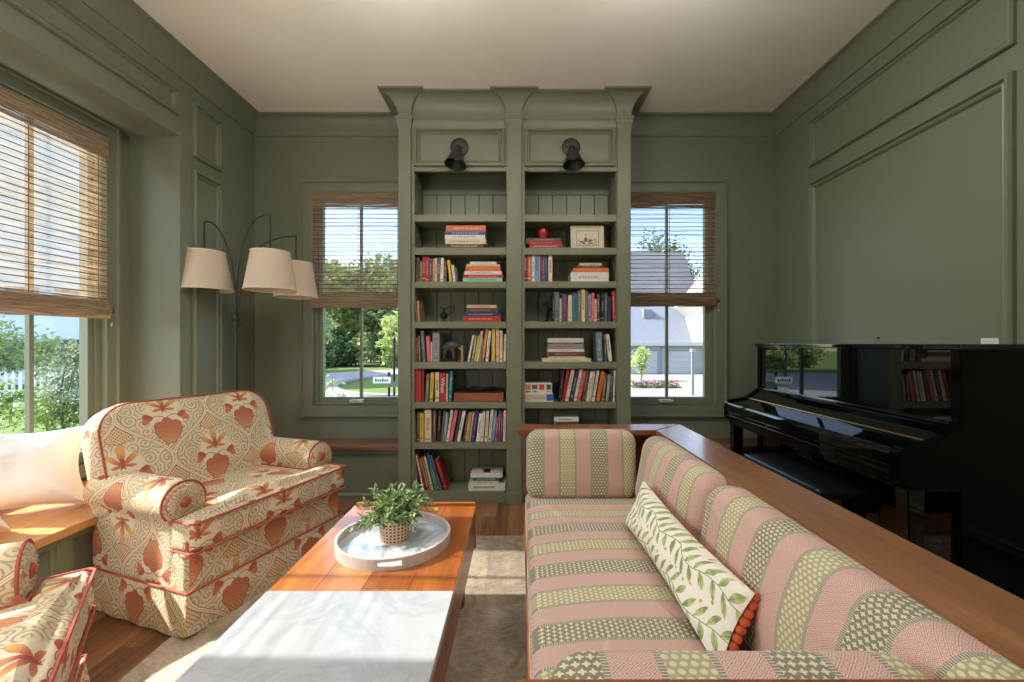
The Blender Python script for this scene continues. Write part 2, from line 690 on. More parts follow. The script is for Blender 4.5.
M_STR_BACK = m_stripe('striped_cloth_back', 'y', lambda x, y, z: z + x, off=0.06)
M_STR_ARM = m_stripe('striped_cloth_arm', 'x', lambda x, y, z: z + y, P=0.315, off=0.095)

# printed armchair cloth: staggered ogee medallions with blossoms, berries and scrolls (UV in metres)
def m_floral(name):
    m, nt, b = mat(name, (225, 205, 170), 0.88, spec=0.2)
    uv = coords(nt, 'UV')
    u, v, _ = sepxyz(nt, uv)
    u = (u + (noise(nt, uv, 22.0, 2) - 0.5) * 0.006) / 1.2
    v = (v + (noise(nt, uv, 19.0, 2) - 0.5) * 0.005) / 1.2 + 0.05
    CW, CH = 0.34, 0.40
    U, V = u / CW, v / CH
    aA, bA = efrac(U) - 0.5, efrac(V) - 0.5
    aB, bB = efrac(U + 0.5) - 0.5, efrac(V + 0.5) - 0.5
    gA = ecos(bA * (2 * PI)) * 0.25 + 0.25 - eabs(aA)      # >0 inside an ogee of the first family
    useA = egt(gA, 0.0)
    X = (aB + (aA - aB) * useA) * CW
    Y = (bB + (bA - bB) * useA) * CH
    g = eabs(gA)
    ax = eabs(X)
    col = cmix(soft(noise(nt, uv, 5.0, 2), 0.4, 0.6), lin((222, 205, 174)), lin((208, 190, 156)))
    # all-over acanthus scrolls: a spiral of olive line in every small cell
    vo = nt.nodes.new('ShaderNodeTexVoronoi')
    vo.voronoi_dimensions = '2D'
    vo.inputs['Scale'].default_value = 17.0
    vo.inputs['Randomness'].default_value = 0.75
    nt.links.new(uv, vo.inputs['Vector'])
    px, py, _p = sepxyz(nt, vo.outputs['Position'])
    u0, v0, _q = sepxyz(nt, uv)
    dx, dy = u0 - px, v0 - py
    r = esqrt(dx * dx + dy * dy)
    hand = egt(efrac(px * 37.0 + py * 11.0), 0.5) * 2.0 - 1.0
    f = eabs(efrac(r * 62.0 + eatan2(dy, dx) * hand * (1 / (2 * PI))) - 0.5)
    sp = 1 - soft(f, 0.13, 0.24)
    col = cmix(sp * 0.78, col, lin((142, 136, 108)))
    col = cmix((1 - soft(r, 0.004, 0.006)) * 0.6, col, lin((180, 110, 80)))
    # clear ground behind the flowers
    clear = 1 - soft(esqrt(X * X * 1.3 + (Y + 0.01) * (Y + 0.01)), 0.070, 0.096)
    col = cmix(clear * 0.85, col, lin((228, 214, 186)))
    # lattice dome in the head of each ogee
    k1 = efrac(X / 0.013 + Y / 0.013) - 0.5
    k2 = efrac(X / 0.013 - Y / 0.013) - 0.5
    dots = 1 - soft(esqrt(k1 * k1 + k2 * k2), 0.24, 0.36)
    dome = emax(esqrt(X * X + (Y - 0.105) * (Y - 0.105) * 0.5) - 0.046, 0.092 - Y + ax * 0.3)
    col = cmix(1 - soft(dome, -0.001, 0.003), col, cmix(dots, lin((216, 192, 152)), lin((146, 82, 62))))
    col = cmix((1 - soft(eabs(dome), 0.001, 0.0028)) * 0.7, col, lin((168, 92, 66)))
    # pomegranate running into the foot of the ogee
    yy = Y + 0.088
    fan = ax - (yy + 0.074) * 0.66
    rr = esqrt(X * X + yy * yy)
    scal = rr - 0.047 - eabs(ecos(eatan2(X, yy) * 3.5)) * 0.010
    pom = emax(fan, scal)
    pm = 1 - soft(pom, -0.001, 0.002)
    body = cmix(soft(yy, -0.045, 0.03), lin((216, 160, 92)), lin((176, 82, 54)))
    net = emax(1 - soft(eabs(k1), 0.1, 0.2), 1 - soft(eabs(k2), 0.1, 0.2)) * (1 - soft(yy, -0.01, 0.010))
    body = cmix(net * 0.8, body, lin((176, 84, 58)))
    veins = 1 - soft(eabs(efrac(rr / 0.012) - 0.5), 0.08, 0.2)
    body = cmix(veins * 0.35 * soft(yy, 0.0, 0.01), body, lin((216, 140, 96)))
    col = cmix(pm, col, body)
    col = cmix((1 - soft(eabs(pom - 0.001), 0.0012, 0.0026)) * (1 - soft(rr, 0.08, 0.085)), col, lin((160, 64, 48)))
    # stem and pointed blossom above
    yb = Y - 0.012
    rb = esqrt(X * X + yb * yb)
    th = eatan2(X, yb)
    pet = rb - (0.014 + 0.068 * E.op('POWER', eabs(ecos(th * 3.5)), 1.5)) * (0.58 + 0.42 * ecos(th))
    gold = cmix(soft(rb, 0.014, 0.065), lin((184, 92, 52)), lin((214, 166, 88)))
    col = cmix(1 - soft(pet, -0.001, 0.003), col, gold)
    col = cmix((1 - soft(eabs(pet), 0.0008, 0.0022)) * (1 - soft(rb, 0.090, 0.095)) * 0.6, col, lin((150, 84, 50)))
    cr = esqrt(X * X * 6.0 + (yb - 0.008) * (yb - 0.008))
    col = cmix(1 - soft(cr, 0.018, 0.021), col, lin((158, 54, 48)))
    # tulip buds on curved side stems
    dx = ax - 0.068
    dy = Y + 0.026
    p1 = dx * 0.85 + dy * 0.53
    p2 = dy * 0.85 - dx * 0.53
    bud = esqrt(p1 * p1 * 2.0 + p2 * p2) + ecos(eatan2(p1, p2) * 3.0) * 0.0045
    col = cmix(1 - soft(bud, 0.022, 0.025), col, cmix(soft(p2, -0.012, 0.010), lin((196, 104, 66)), lin((168, 58, 46))))
    stem = eabs(esqrt((ax - 0.030) * (ax - 0.030) + (Y + 0.052) * (Y + 0.052)) - 0.034)
    col = cmix((1 - soft(stem, 0.0010, 0.0024)) * soft(Y, -0.054, -0.046), col, lin((176, 92, 58)))
    # ogee ribbon: pale band between two fine brown lines
    col = cmix(1 - soft(g, 0.022, 0.030), col, lin((228, 214, 186)))
    col = cmix((1 - soft(eabs(g - 0.030), 0.004, 0.011)) * 0.75, col, lin((160, 104, 76)))
    col = cmix((1 - soft(g, 0.003, 0.010)) * 0.6, col, lin((150, 142, 112)))
    fz = noise(nt, uv, 700, 2)
    col = cmix(fz * 0.2, col, lin((234, 224, 204)))
    nt.links.new(col, b.inputs['Base Color'])
    bump(nt, b, fz, 0.2, 0.0015)
    return m
M_FLORAL = m_floral('ogee_floral_print')
M_WELT = plain('red_piping', (170, 82, 68), 0.75, var=0.1, scale=120)

# leaf print of the bolster (UV in metres)
def m_leafprint(name):
    m, nt, b = mat(name, (238, 234, 222), 0.9, spec=0.2)
    uv = coords(nt, 'UV')
    u, v, _ = sepxyz(nt, uv)
    u = u + (noise(nt, uv, 9.0, 2) - 0.5) * 0.03
    v = v + (noise(nt, uv, 8.0, 2) - 0.5) * 0.02
    CW = 0.092
    col = cmix(noise(nt, uv, 12, 2) * 0.3, lin((240, 236, 226)), lin((228, 226, 206)))
    k = efloor(v / CW)
    Y = efrac(v / CW) * CW - CW / 2 + esin(u * 30.0 + k * 2.0) * 0.010
    step = 0.043
    side = egt(Y, 0.0)
    X = (efrac(u / step + k * 0.37 + side * 0.5) - 0.5) * step
    ay = eabs(Y)
    # a pair of pointed leaves leaning along the stem
    p = X * 0.80 - (ay - 0.020) * 0.60
    q = X * 0.60 + (ay - 0.020) * 0.80
    leaf = eabs(p) - (1 - (q * q) / (0.025 * 0.025)) * 0.0088
    lm = 1 - soft(leaf, -0.001, 0.0012)
    tone = noise(nt, uv, 30, 2)
    lc = cmix(soft(tone, 0.35, 0.65), lin((122, 146, 84)), lin((190, 200, 130)))
    col = cmix(lm * 0.92, col, lc)
    col = cmix((1 - soft(eabs(p), 0.0003, 0.0012)) * lm * 0.6, col, lin((90, 118, 58)))
    col = cmix((1 - soft(eabs(Y), 0.0008, 0.002)) * 0.8, col, lin((116, 134, 84)))
    d1 = efrac(u / 0.083 + k * 0.61) * 0.083 - 0.04
    d2 = ay - 0.042
    col = cmix((1 - soft(esqrt(d1 * d1 + d2 * d2), 0.004, 0.006)), col, lin((226, 150, 116)))
    nt.links.new(col, b.inputs['Base Color'])
    bump(nt, b, noise(nt, uv, 500, 2), 0.2, 0.001)
    return m
M_LEAFP = m_leafprint('leaf_print_cotton')
M_ORANGE = plain('orange_velvet', (186, 86, 52), 0.8, var=0.25, scale=40)

def m_rug(name):
    m, nt, b = mat(name, (176, 160, 136), 0.95, spec=0.1)
    v = coords(nt)
    x, y, z = sepxyz(nt, v)
    n1 = noise(nt, v, 5.0, 5, 0.65)
    n2 = noise(nt, v, 46.0, 4, 0.7, sc=(1, 2.2, 1))
    c = ramp(nt, n1 * 0.6 + n2 * 0.4, ((0.34, (132, 119, 102)), (0.5, (170, 157, 138)), (0.66, (198, 187, 167))))
    # worn floral medallions, rust and grey-blue
    a = efrac(x / 0.56 + 0.28) - 0.5
    d = efrac(y / 0.62 + 0.26) - 0.5
    rr = esqrt(a * a + d * d)
    th = eatan2(a, d)
    fl = soft(0.24 + 0.09 * ecos(th * 6.0) - rr, -0.01, 0.03) * soft(noise(nt, v, 16, 3), 0.46, 0.6)
    c = cmix(fl * 0.5, c, lin((170, 112, 84)))
    ring = (1 - soft(eabs(rr - 0.4 + ecos(th * 8.0) * 0.03), 0.012, 0.03)) * soft(n1, 0.45, 0.6)
    c = cmix(ring * 0.5, c, lin((126, 116, 106)))
    nt.links.new(c, b.inputs['Base Color'])
    bump(nt, b, n2, 0.5, 0.004)
    return m
M_RUG = m_rug('faded_oriental_rug')

def m_rattan(name):
    m, nt, b = mat(name, (196, 160, 130), 0.7)
    u, v, _ = sepxyz(nt, coords(nt, 'UV'))
    a = efrac(u) - 0.5
    c = efrac(v) - 0.5
    hole = 1 - soft(emax(eabs(a), eabs(c)), 0.24, 0.3)
    col = cmix(hole, lin((206, 172, 144)), lin((92, 52, 34)))
    nt.links.new(col, b.inputs['Base Color'])
    bump(nt, b, 1 - hole, 0.6, 0.003)
    return m
M_RATTAN = m_rattan('woven_rattan')

def m_leaf(name, c0, c1, sc=30, trans=0.3, rough=0.55):
    m, nt, b = mat(name, c0, rough)
    f = noise(nt, coords(nt), sc, 2)
    c = cmix(soft(f, 0.3, 0.7), lin(c0), lin(c1))
    nt.links.new(c, b.inputs['Base Color'])
    t = nt.nodes.new('ShaderNodeBsdfTranslucent')
    nt.links.new(c, t.inputs[0])
    mx = nt.nodes.new('ShaderNodeMixShader')
    mx.inputs[0].default_value = trans
    nt.links.new(b.outputs[0], mx.inputs[1])
    nt.links.new(t.outputs[0], mx.inputs[2])
    nt.links.new(mx.outputs[0], nt.nodes['Material Output'].inputs[0])
    return m
M_PLANT = m_leaf('plant_leaves', (98, 126, 88), (168, 188, 122), 24)
M_TREE1 = m_leaf('leaves_mid_green', (122, 140, 86), (170, 184, 124), 1.2)
M_TREE2 = m_leaf('leaves_pale_green', (138, 156, 88), (188, 200, 130), 1.6)
M_TREE3 = m_leaf('leaves_dark_green', (62, 88, 52), (98, 124, 74), 1.0)
M_SHRUB = m_leaf('shrub_leaves', (96, 128, 56), (152, 176, 88), 4)
M_BARK = plain('tree_bark', (96, 82, 68), 0.9, var=0.2, scale=20)

_cache = {}
def cmat(col, rough=0.6):
    """book cloth / paper / paint of a given colour"""
    key = (tuple(col), rough)
    if key not in _cache:
        _cache[key] = plain('colour_%02x%02x%02x' % tuple(int(c) for c in col), col, rough, var=0.08, scale=40)
    return _cache[key]
M_PAGES, _nt, _b = mat('book_pages', (226, 216, 196), 0.9)
_f = noise(_nt, coords(_nt), 400, 2, sc=(1, 1, 1))
_nt.links.new(cmix(_f, lin((206, 196, 174)), lin((236, 228, 210))), _b.inputs['Base Color'])
# ------------------------------------------------------------------ the room shell
bm = NB(); box(bm, -2.80, 2.30, YF - .15, YB + .16, -0.12, 0.0)
struct('floor', bm, M_FLOOR)
bm = NB(); box(bm, -2.80, 2.30, YF - .15, YB + .16, HC, HC + 0.12)
struct('ceiling', bm, M_CEIL)
# window openings (plane coordinates)
BW_L, BW_R = -1.322, 1.222           # centres of the two back windows
BH, BZ0, BZ1 = 0.375, 0.69, 2.43     # half width, sill, head
bm = NB()
for x0, x1 in ((-2.65, BW_L - BH), (BW_L + BH, BW_R - BH), (BW_R + BH, 2.25)):
    box(bm, x0, x1, YB, YB + .15, 0, HC)
for cx in (BW_L, BW_R):
    box(bm, cx - BH, cx + BH, YB, YB + .15, 0, BZ0)
    box(bm, cx - BH, cx + BH, YB, YB + .15, BZ1, HC)
struct('wall_back', bm, M_WALL)
bm = NB(); box(bm, XR, XR + .15, YF, YB, 0, HC)
struct('wall_right', bm, M_WALL)
bm = NB(); box(bm, -2.65, XR + .15, YF - .15, YF, 0, HC)
struct('wall_front', bm, M_WALL)
bm = NB()
box(bm, -2.65, XL, BAY1, YB, 0, HC)                   # pier between bay and corner
box(bm, -2.65, XL, YF, BAY0, 0, HC)                   # wall beside and behind the camera
box(bm, -2.65, XL, BAY0, BAY1, SOFFIT, HC)            # above the bay
WY0, WY1, WZ0, WZ1 = 1.01, 2.525, 0.51, 2.45
box(bm, -2.65, XW, BAY0, WY0, 0, SOFFIT)
box(bm, -2.65, XW, WY1, BAY1, 0, SOFFIT)
box(bm, -2.65, XW, WY0, WY1, 0, WZ0)
box(bm, -2.65, XW, WY0, WY1, WZ1, SOFFIT)
struct('wall_left', bm, M_WALL)

# cove crown mouldings
def cove(h0, p, n=7):
    """(projection, z) from the wall to the ceiling, hollow curve"""
    pts = [(0.0, h0 - .012), (0.008, h0 - .012), (0.010, h0)]
    for k in range(n + 1):
        t = k / n
        a = t * PI / 2
        pts.append((0.010 + (p - .016) * (1 - math.cos(a)), h0 + (HC - .012 - h0) * math.sin(a)))
    pts += [(p, HC - .012), (p, HC)]
    return pts
CP = cove(2.906, 0.09)
tn = 0
def crown(fa, fb):
    global tn
    tn += 1
    bm = NB()
    extrude_prof(bm, CP, fa, fb)
    struct('trim_%d' % tn, bm, M_WALL)
crown(lambda p: (XL + p[0], YF, p[1]), lambda p: (XL + p[0], YB - p[0], p[1]))
crown(lambda p: (XR - p[0], YF, p[1]), lambda p: (XR - p[0], YB - p[0], p[1]))
crown(lambda p: (XL + p[0], YB - p[0], p[1]), lambda p: (-0.91, YB - p[0], p[1]))
crown(lambda p: (0.828, YB - p[0], p[1]), lambda p: (XR - p[0], YB - p[0], p[1]))

# applied panel mouldings
MP = [(0, 0), (0.0, .016), (.005, .024), (.015, .024), (.019, .010), (.028, .015), (.034, .012), (.040, .0)]
MPB = [(0, 0), (0.0, .020), (.007, .032), (.020, .032), (.026, .015), (.038, .021), (.046, .015), (.054, .0)]
def panel(O, A, B, N, a0, a1, b0, b1, prof=MP):
    global tn
    tn += 1
    bm = NB()
    frame_sweep(bm, O, A, B, N, a0, a1, b0, b1, prof)
    struct('trim_%d' % tn, bm, M_WALL, sharp=25)
Xv, Yv, Zv = (1, 0, 0), (0, 1, 0), (0, 0, 1)
LW = ((XL, 0, 0), Yv, Zv, (1, 0, 0))
panel(*LW, 2.784, 3.044, 2.44, 2.80)
panel(*LW, 2.784, 3.044, 0.55, 2.35)
panel(*LW, 0.95, 2.66, 2.643, 2.80)
panel(*LW, -2.2, 0.80, 2.44, 2.80)
panel(*LW, -2.2, 0.80, 0.55, 2.35)
RW = ((XR, 0, 0), Yv, Zv, (-1, 0, 0))
panel(*RW, 1.775, 3.031, 2.465, 2.80)
panel(*RW, 1.775, 3.031, 0.30, 2.352, MPB)
panel(*RW, 0.30, 1.70, 2.465, 2.80)
panel(*RW, 0.30, 1.70, 0.30, 2.352, MPB)
panel(*RW, -2.2, 0.22, 2.465, 2.80)
panel(*RW, -2.2, 0.22, 0.30, 2.352, MPB)
# skirting boards
def skirting(name, x0, x1, y0, y1):
    bm = NB()
    box(bm, x0, x1, y0, y1, 0, 0.15, .004)
    struct(name, bm, M_WALL)
skirting('baseboard_right', XR - .018, XR, YF, YB)
skirting('baseboard_left', XL, XL + .018, BAY1 + .002, YB - .27)
skirting('baseboard_front', XL, XR, YF, YF + .018)

# ------------------------------------------------------------------ windows
def window(name, P, half_list, z0, z1, cas=0.095, glass_d=0.055):
    """P(a, d, z): a along the wall from the unit's centre, d outwards from the wall face.
    half_list = [(centre, half)...] of sashes inside one casing"""
    root = empty(name)
    root['kind'] = 'structure'
    a0 = half_list[0][0] - half_list[0][1]
    a1 = half_list[-1][0] + half_list[-1][1]
    O, A, N = Vector(P(0, 0, 0)), Vector(P(1, 0, 0)) - Vector(P(0, 0, 0)), Vector(P(0, -1, 0)) - Vector(P(0, 0, 0))
    bm = NB()
    frame_sweep(bm, O, A, Zv, N, a0 - cas, a1 + cas, z0 - cas, z1 + cas,
                [(0, 0), (0, .030), (.006, .034), (.016, .034), (.022, .022), (cas - .008, .020), (cas, .016), (cas, -.07)])
    struct('casing', bm, M_WALL, root, sharp=25)
    def bar(bm, u0, u1, d0, d1, w0, w1, bev=.003):
        p, q = P(u0, d0, w0), P(u1, d1, w1)
        box(bm, min(p[0], q[0]), max(p[0], q[0]), min(p[1], q[1]), max(p[1], q[1]), w0, w1, bev)
    for (c, h) in half_list:
        bm = NB()
        l, r = c - h, c + h
        for (i0, i1, d0, d1) in ((0, .030, .02, .085), (.030, .062, .035, .080)):
            bar(bm, l + i0, l + i1, d0, d1, z0 + i0, z1 - i0)
            bar(bm, r - i1, r - i0, d0, d1, z0 + i0, z1 - i0)
            bar(bm, l + i1, r - i1, d0, d1, z0 + i0, z0 + i1)
            bar(bm, l + i1, r - i1, d0, d1, z1 - i1, z1 - i0)
        sash = struct('sash', bm, M_WALL, root)
        bm = NB()
        bar(bm, c - .011, c + .011, .045, .072, z0 + .062, z1 - .062)
        struct('muntin', bm, M_WALL, root)
        bm = NB()
        p = [P(l + .055, glass_d, z0 + .055), P(r - .055, glass_d, z0 + .055), P(r - .055, glass_d, z1 - .055), P(l + .055, glass_d, z1 - .055)]
        bm.faces.new([bm.verts.new(q) for q in p])
        struct('glass', bm, M_GLASS, root)
        # crank handle on the bottom rail
        bm = NB()
        bar(bm, c - .075, c + .035, -.012, .030, z0 + .022, z0 + .046, .006)
        bar(bm, c - .060, c + .020, -.022, -.010, z0 + .036, z0 + .050, .005)
        struct('crank', bm, M_WPLATE, root)
    if len(half_list) > 1:
        bm = NB()
        for (c, h), (c2, h2) in zip(half_list[:-1], half_list[1:]):
            bar(bm, c + h - .002, c2 - h2 + .002, -.016, .085, z0, z1, .004)
        struct('mullion', bm, M_WALL, root)
    return root
window('window_1', lambda a, d, z: (XW - d, a, z), [(1.430, 0.420), (2.187, 0.335)], WZ0, WZ1, cas=0.075)
window('window_2', lambda a, d, z: (a, YB + d, z), [(BW_L, 0.372)], BZ0, BZ1)
window('window_3', lambda a, d, z: (a, YB + d, z), [(BW_R, 0.372)], BZ0, BZ1)

# ------------------------------------------------------------------ woven blinds
def blind(label, P, a0, a1, ztop, zfold, zbot, group=None, seed=1, m_main=None, m_fold=None, cords=True):
    """P(a, d, z) with d towards the room"""
    rnd = random.Random(seed)
    base = P((a0 + a1) / 2, 0, zbot)
    root = thing('woven_blind', label, 'window blind', base, 0, group)
    B = Vector(base)
    def Q(a, d, z):
        return Vector(P(a, d, z)) - B
    def reed(bm, z, r, d, j=.0015, mi=0):
        n = 5
        pts = [Q(a0 + (a1 - a0) * k / n, d + rnd.uniform(-j, j), z + rnd.uniform(-j, j)) for k in range(n + 1)]
        tube(bm, pts, r, 4, mi=mi)
    bm = NB()
    z = zfold + .01
    k = 0
    while z < ztop - .10:
        if k % 6 == 0:
            reed(bm, z, .0027, .011, .0007, 1)
            z += .0058
        else:
            reed(bm, z, rnd.choice((.0010, .0013, .0015, .0018)), .010)
            z += .0056
        k += 1
    obj('woven_panel', bm, [m_main or M_REED, M_SLAT], root)
    nt_ = max(2, int((a1 - a0) / .30))
    bm = NB()
    for i in range(nt_ + 1):
        a = a0 + .05 + (a1 - a0 - .10) * i / nt_
        tube(bm, [Q(a, .013, zfold), Q(a, .013, ztop - .1)], .0022, 5)
    obj('thread', bm, M_THREAD, root)
    bm = NB()
    z = ztop - .125
    while z < ztop:
        reed(bm, z, rnd.choice((.0030, .0036, .0042)), .016 + rnd.uniform(0, .006))
        z += .0062
    obj('valance', bm, m_fold or M_REEDD, root)
    bm = NB()
    for j, (zz, dd, hh) in enumerate(((zbot, .030, .075), (zbot + .035, .018, .065), (zbot + .070, .008, zfold - zbot - .065))):
        z = zz
        while z < zz + hh:
            reed(bm, z, rnd.choice((.0034, .0040, .0046)), dd + .012 * math.sin(PI * min(1, (z - zz) / hh)))
            z += .0068
    obj('bottom_fold', bm, m_fold or M_REEDD, root)
    if cords:
        bm = NB()
        a = a1 - .012
        tube(bm, [Q(a, .02, ztop - .1), Q(a, .03, (ztop + zfold) / 2), Q(a + .028, .03, zbot + .04), Q(a + .034, .022, zbot + .06)], .0016, 5)
        obj('pull_cord', bm, M_REEDD, root)
        bm = NB()
        lathe(bm, [(0, .024), (.006, .022), (.010, .006), (.011, -.004), (.006, -.010), (0, -.011)], Q(a + .036, .020, zbot + .04), 12)
        obj('cord_knob', bm, M_BRONZE, root)
        bm = NB()
        lathe(bm, [(0, .018), (.006, .016), (.009, .004), (.009, -.004), (.005, -.009), (0, -.01)], Q(a + .040, .018, zbot - .040), 12)
        tube(bm, [Q(a + .036, .02, zbot + .03), Q(a + .040, .018, zbot - .03)], .0014, 5)
        obj('cord_knob', bm, M_BRASS, root)
    return root
blind('wide woven bamboo blind half lowered over the bay window on the left', lambda a, d, z: (XW + .034 + d, a, z),
      1.00, 2.492, 2.415, 1.45, 1.345, 'woven blinds', 3, M_REED, M_REEDF)
blind('woven bamboo blind half lowered in the back window left of the bookcase', lambda a, d, z: (a, YB - .003 - d, z),
      BW_L - .372, BW_L + .372, 2.425, 1.60, 1.490, 'woven blinds', 5, M_REED, M_REEDF, cords=False)
blind('darker woven bamboo blind in the back window right of the bookcase', lambda a, d, z: (a, YB - .003 - d, z),
      BW_R - .372, BW_R + .372, 2.425, 1.60, 1.500, 'woven blinds', 8)

# ------------------------------------------------------------------ window seats
def seat_bench(label, x0, x1, y0, y1, front, m_top, panels):
    root = thing('window_bench', label, 'bench', ((x0 + x1) / 2, (y0 + y1) / 2, 0), 0, 'built-in window benches')
    cx, cy = (x0 + x1) / 2, (y0 + y1) / 2
    bm = NB(); box(bm, x0 - cx, x1 - cx, y0 - cy, y1 - cy, .38, .42, .006)
    obj('seat_board', bm, m_top, root)
    bm = NB()
    if front == 'x':
        f = x1 - .028 - cx
        box(bm, x0 - cx, f - .02, y0 - cy, y1 - cy, 0, .38)
        O, A, N = (f - .02, 0, 0), Yv, (1, 0, 0)
        lo, hi = y0 - cy, y1 - cy
    else:
        f = y0 + .028 - cy
        box(bm, x0 - cx, x1 - cx, f + .02, y1 - cy, 0, .38)
        O, A, N = (0, f + .02, 0), Xv, (0, -1, 0)
        lo, hi = x0 - cx, x1 - cx
    obj('cabinet_body', bm, M_CASE, root)
    w = (hi - lo) / panels
    st = .032
    bm = NB()
    for k in range(panels):
        frame_sweep(bm, O, A, Zv, N, lo + k * w, lo + (k + 1) * w, .0, .38,
                    [(0, 0), (0, .020), (st, .020), (st + .004, .012), (st + .012, .006), (st + .014, 0)])
    obj('front_panel', bm, M_CASE, root, sharp=25)
    return root
seat_bench('oak-topped window bench with pale green panels under the left bay window', XW + .001, -1.913, BAY0 + .002, BAY1 - .002, 'x', M_SEATW, 4)
seat_bench('dark wood-topped green bench under the back window behind the floor lamp', XL + .002, -.916, 3.19, YB - .002, 'y', M_SEATD, 2)
seat_bench('dark wood-topped green bench under the back window behind the piano', .836, XR - .02, 3.19, YB - .002, 'y', M_SEATD, 2)

# ------------------------------------------------------------------ bookcase
BX0, BX1, BF = -.909, .827, 3.13
bc = thing('built_in_bookcase', 'tall green built-in bookcase with two bays of shelves between the back windows', 'bookcase', (-.041, BF, 0))
bo = Vector((-.041, BF, 0))
def L3(x, y, z):
    return Vector((x, y, z)) - bo
def lbox(bm, x0, x1, y0, y1, z0, z1, bev=.003):
    box(bm, x0 - bo.x, x1 - bo.x, y0 - bo.y, y1 - bo.y, z0, z1, bev)
PIL = [(BX0, -.815), (PX(506.7, BF), PX(521.6, BF)), (.727, BX1)]
BAYS = [(-.815, PX(506.7, BF)), (PX(521.6, BF), .727)]
FACE = BF + .022
def flare(bm, x0, x1, yf, yb, prof):
    rings = []
    for (o, z) in prof:
        rings.append([bm.verts.new(L3(*p)) for p in ((x0 - o, yb, z), (x0 - o, yf - o, z), (x1 + o, yf - o, z), (x1 + o, yb, z))])
    for a, b in zip(rings[:-1], rings[1:]):
        for k in range(3):
            bm.faces.new((a[k], a[k + 1], b[k + 1], b[k]))
    bm.faces.new(rings[-1])
def cove2(z0, z1, p, n=8):
    return [(p * (1 - math.cos(k / n * PI / 2)), z0 + (z1 - z0) * math.sin(k / n * PI / 2)) for k in range(n + 1)]
for i, (x0, x1) in enumerate(PIL):
    bm = NB()
    yb = YB if i != 1 else BF + .30
    lbox(bm, x0, x1, BF, yb, 0, 2.84, .004)
    obj('pilaster', bm, M_CASE, bc)
    bm = NB()
    flare(bm, x0, x1, BF, YB, [(0, 2.80), (.004, 2.815), (.004, 2.83), (.012, 2.845), (.014, 2.862), (.020, 2.868), (.020, 2.888), (.004, 2.892), (.004, 2.905)] +
          [(.004 + o, z) for o, z in cove2(2.905, HC - .012, .108)] + [(.116, HC - .012), (.116, HC - .0005)])
    obj('pilaster_crown', bm, M_CASE, bc, sharp=25)
    bm = NB(); lbox(bm, x0 - .010, x1 + .010, BF - .012, yb - .002, 0, .085, .004)
    obj('plinth', bm, M_CASE, bc)
BOARDS = [(2.165, 2.112), (1.916, 1.863), (1.662, 1.614), (1.361, 1.310), (1.058, 1.006), (.756, .708), (.4515, .403)]
M_BOARD = M_CASE
for bi, (x0, x1) in enumerate(BAYS):
    bm = NB()
    extrude_prof(bm, [(0, 2.80), (.004, 2.80), (.004, 2.815), (.012, 2.845), (.014, 2.862), (.020, 2.868), (.020, 2.888), (.004, 2.892), (.004, 2.905)] +
                 [(.004 + o, z) for o, z in cove2(2.905, HC - .012, .098)] + [(.106, HC - .012), (.106, HC - .0005)],
                 lambda p: L3(x0, FACE - p[0], p[1]), lambda p: L3(x1, FACE - p[0], p[1]))
    obj('bay_crown', bm, M_CASE, bc, sharp=25)
    # frieze panel with its raised frame
    bm = NB()
    lbox(bm, x0, x1, FACE, FACE + .03, 2.490, HC - .01, 0)
    obj('frieze', bm, M_CASE, bc)
    bm = NB()
    frame_sweep(bm, L3(0, FACE, 0), Xv, Zv, (0, -1, 0), x0 + .024, x1 - .018, 2.522, 2.808,
                [(0, 0), (0, .016), (.006, .022), (.016, .022), (.021, .007), (.033, .013), (.041, .005), (.046, 0)])
    obj('frieze_moulding', bm, M_CASE, bc, sharp=25)
    # face-frame stiles
    bm = NB()
    lbox(bm, x0, x0 + .024, FACE, FACE + .30, .0, 2.495, .002)
    lbox(bm, x1 - .004, x1, FACE, FACE + .30, .0, 2.495, .002)
    obj('side_panel', bm, M_CASE, bc)
    # boarded back
    bm = NB()
    n = 6
    w = (x1 - x0 - .03) / n
    for k in range(n):
        lbox(bm, x0 + .024 + k * w + .001, x0 + .024 + (k + 1) * w - .001, 3.418, 3.436, .0, 2.48, .006)
    lbox(bm, x0 + .02, x1, 3.408, 3.420, 2.405, 2.50, .004)
    obj('back_boards', bm, M_CASE, bc)
    for (zt, zb) in BOARDS:
        bm = NB(); lbox(bm, x0 + .022, x1 - .003, FACE + .002, 3.418, zb, zt, .003)
        obj('shelf', bm, M_BOARD, bc)
    bm = NB(); lbox(bm, x0 + .022, x1 - .003, FACE + .002, 3.418, 0, .083, .003)
    obj('shelf', bm, M_BOARD, bc)

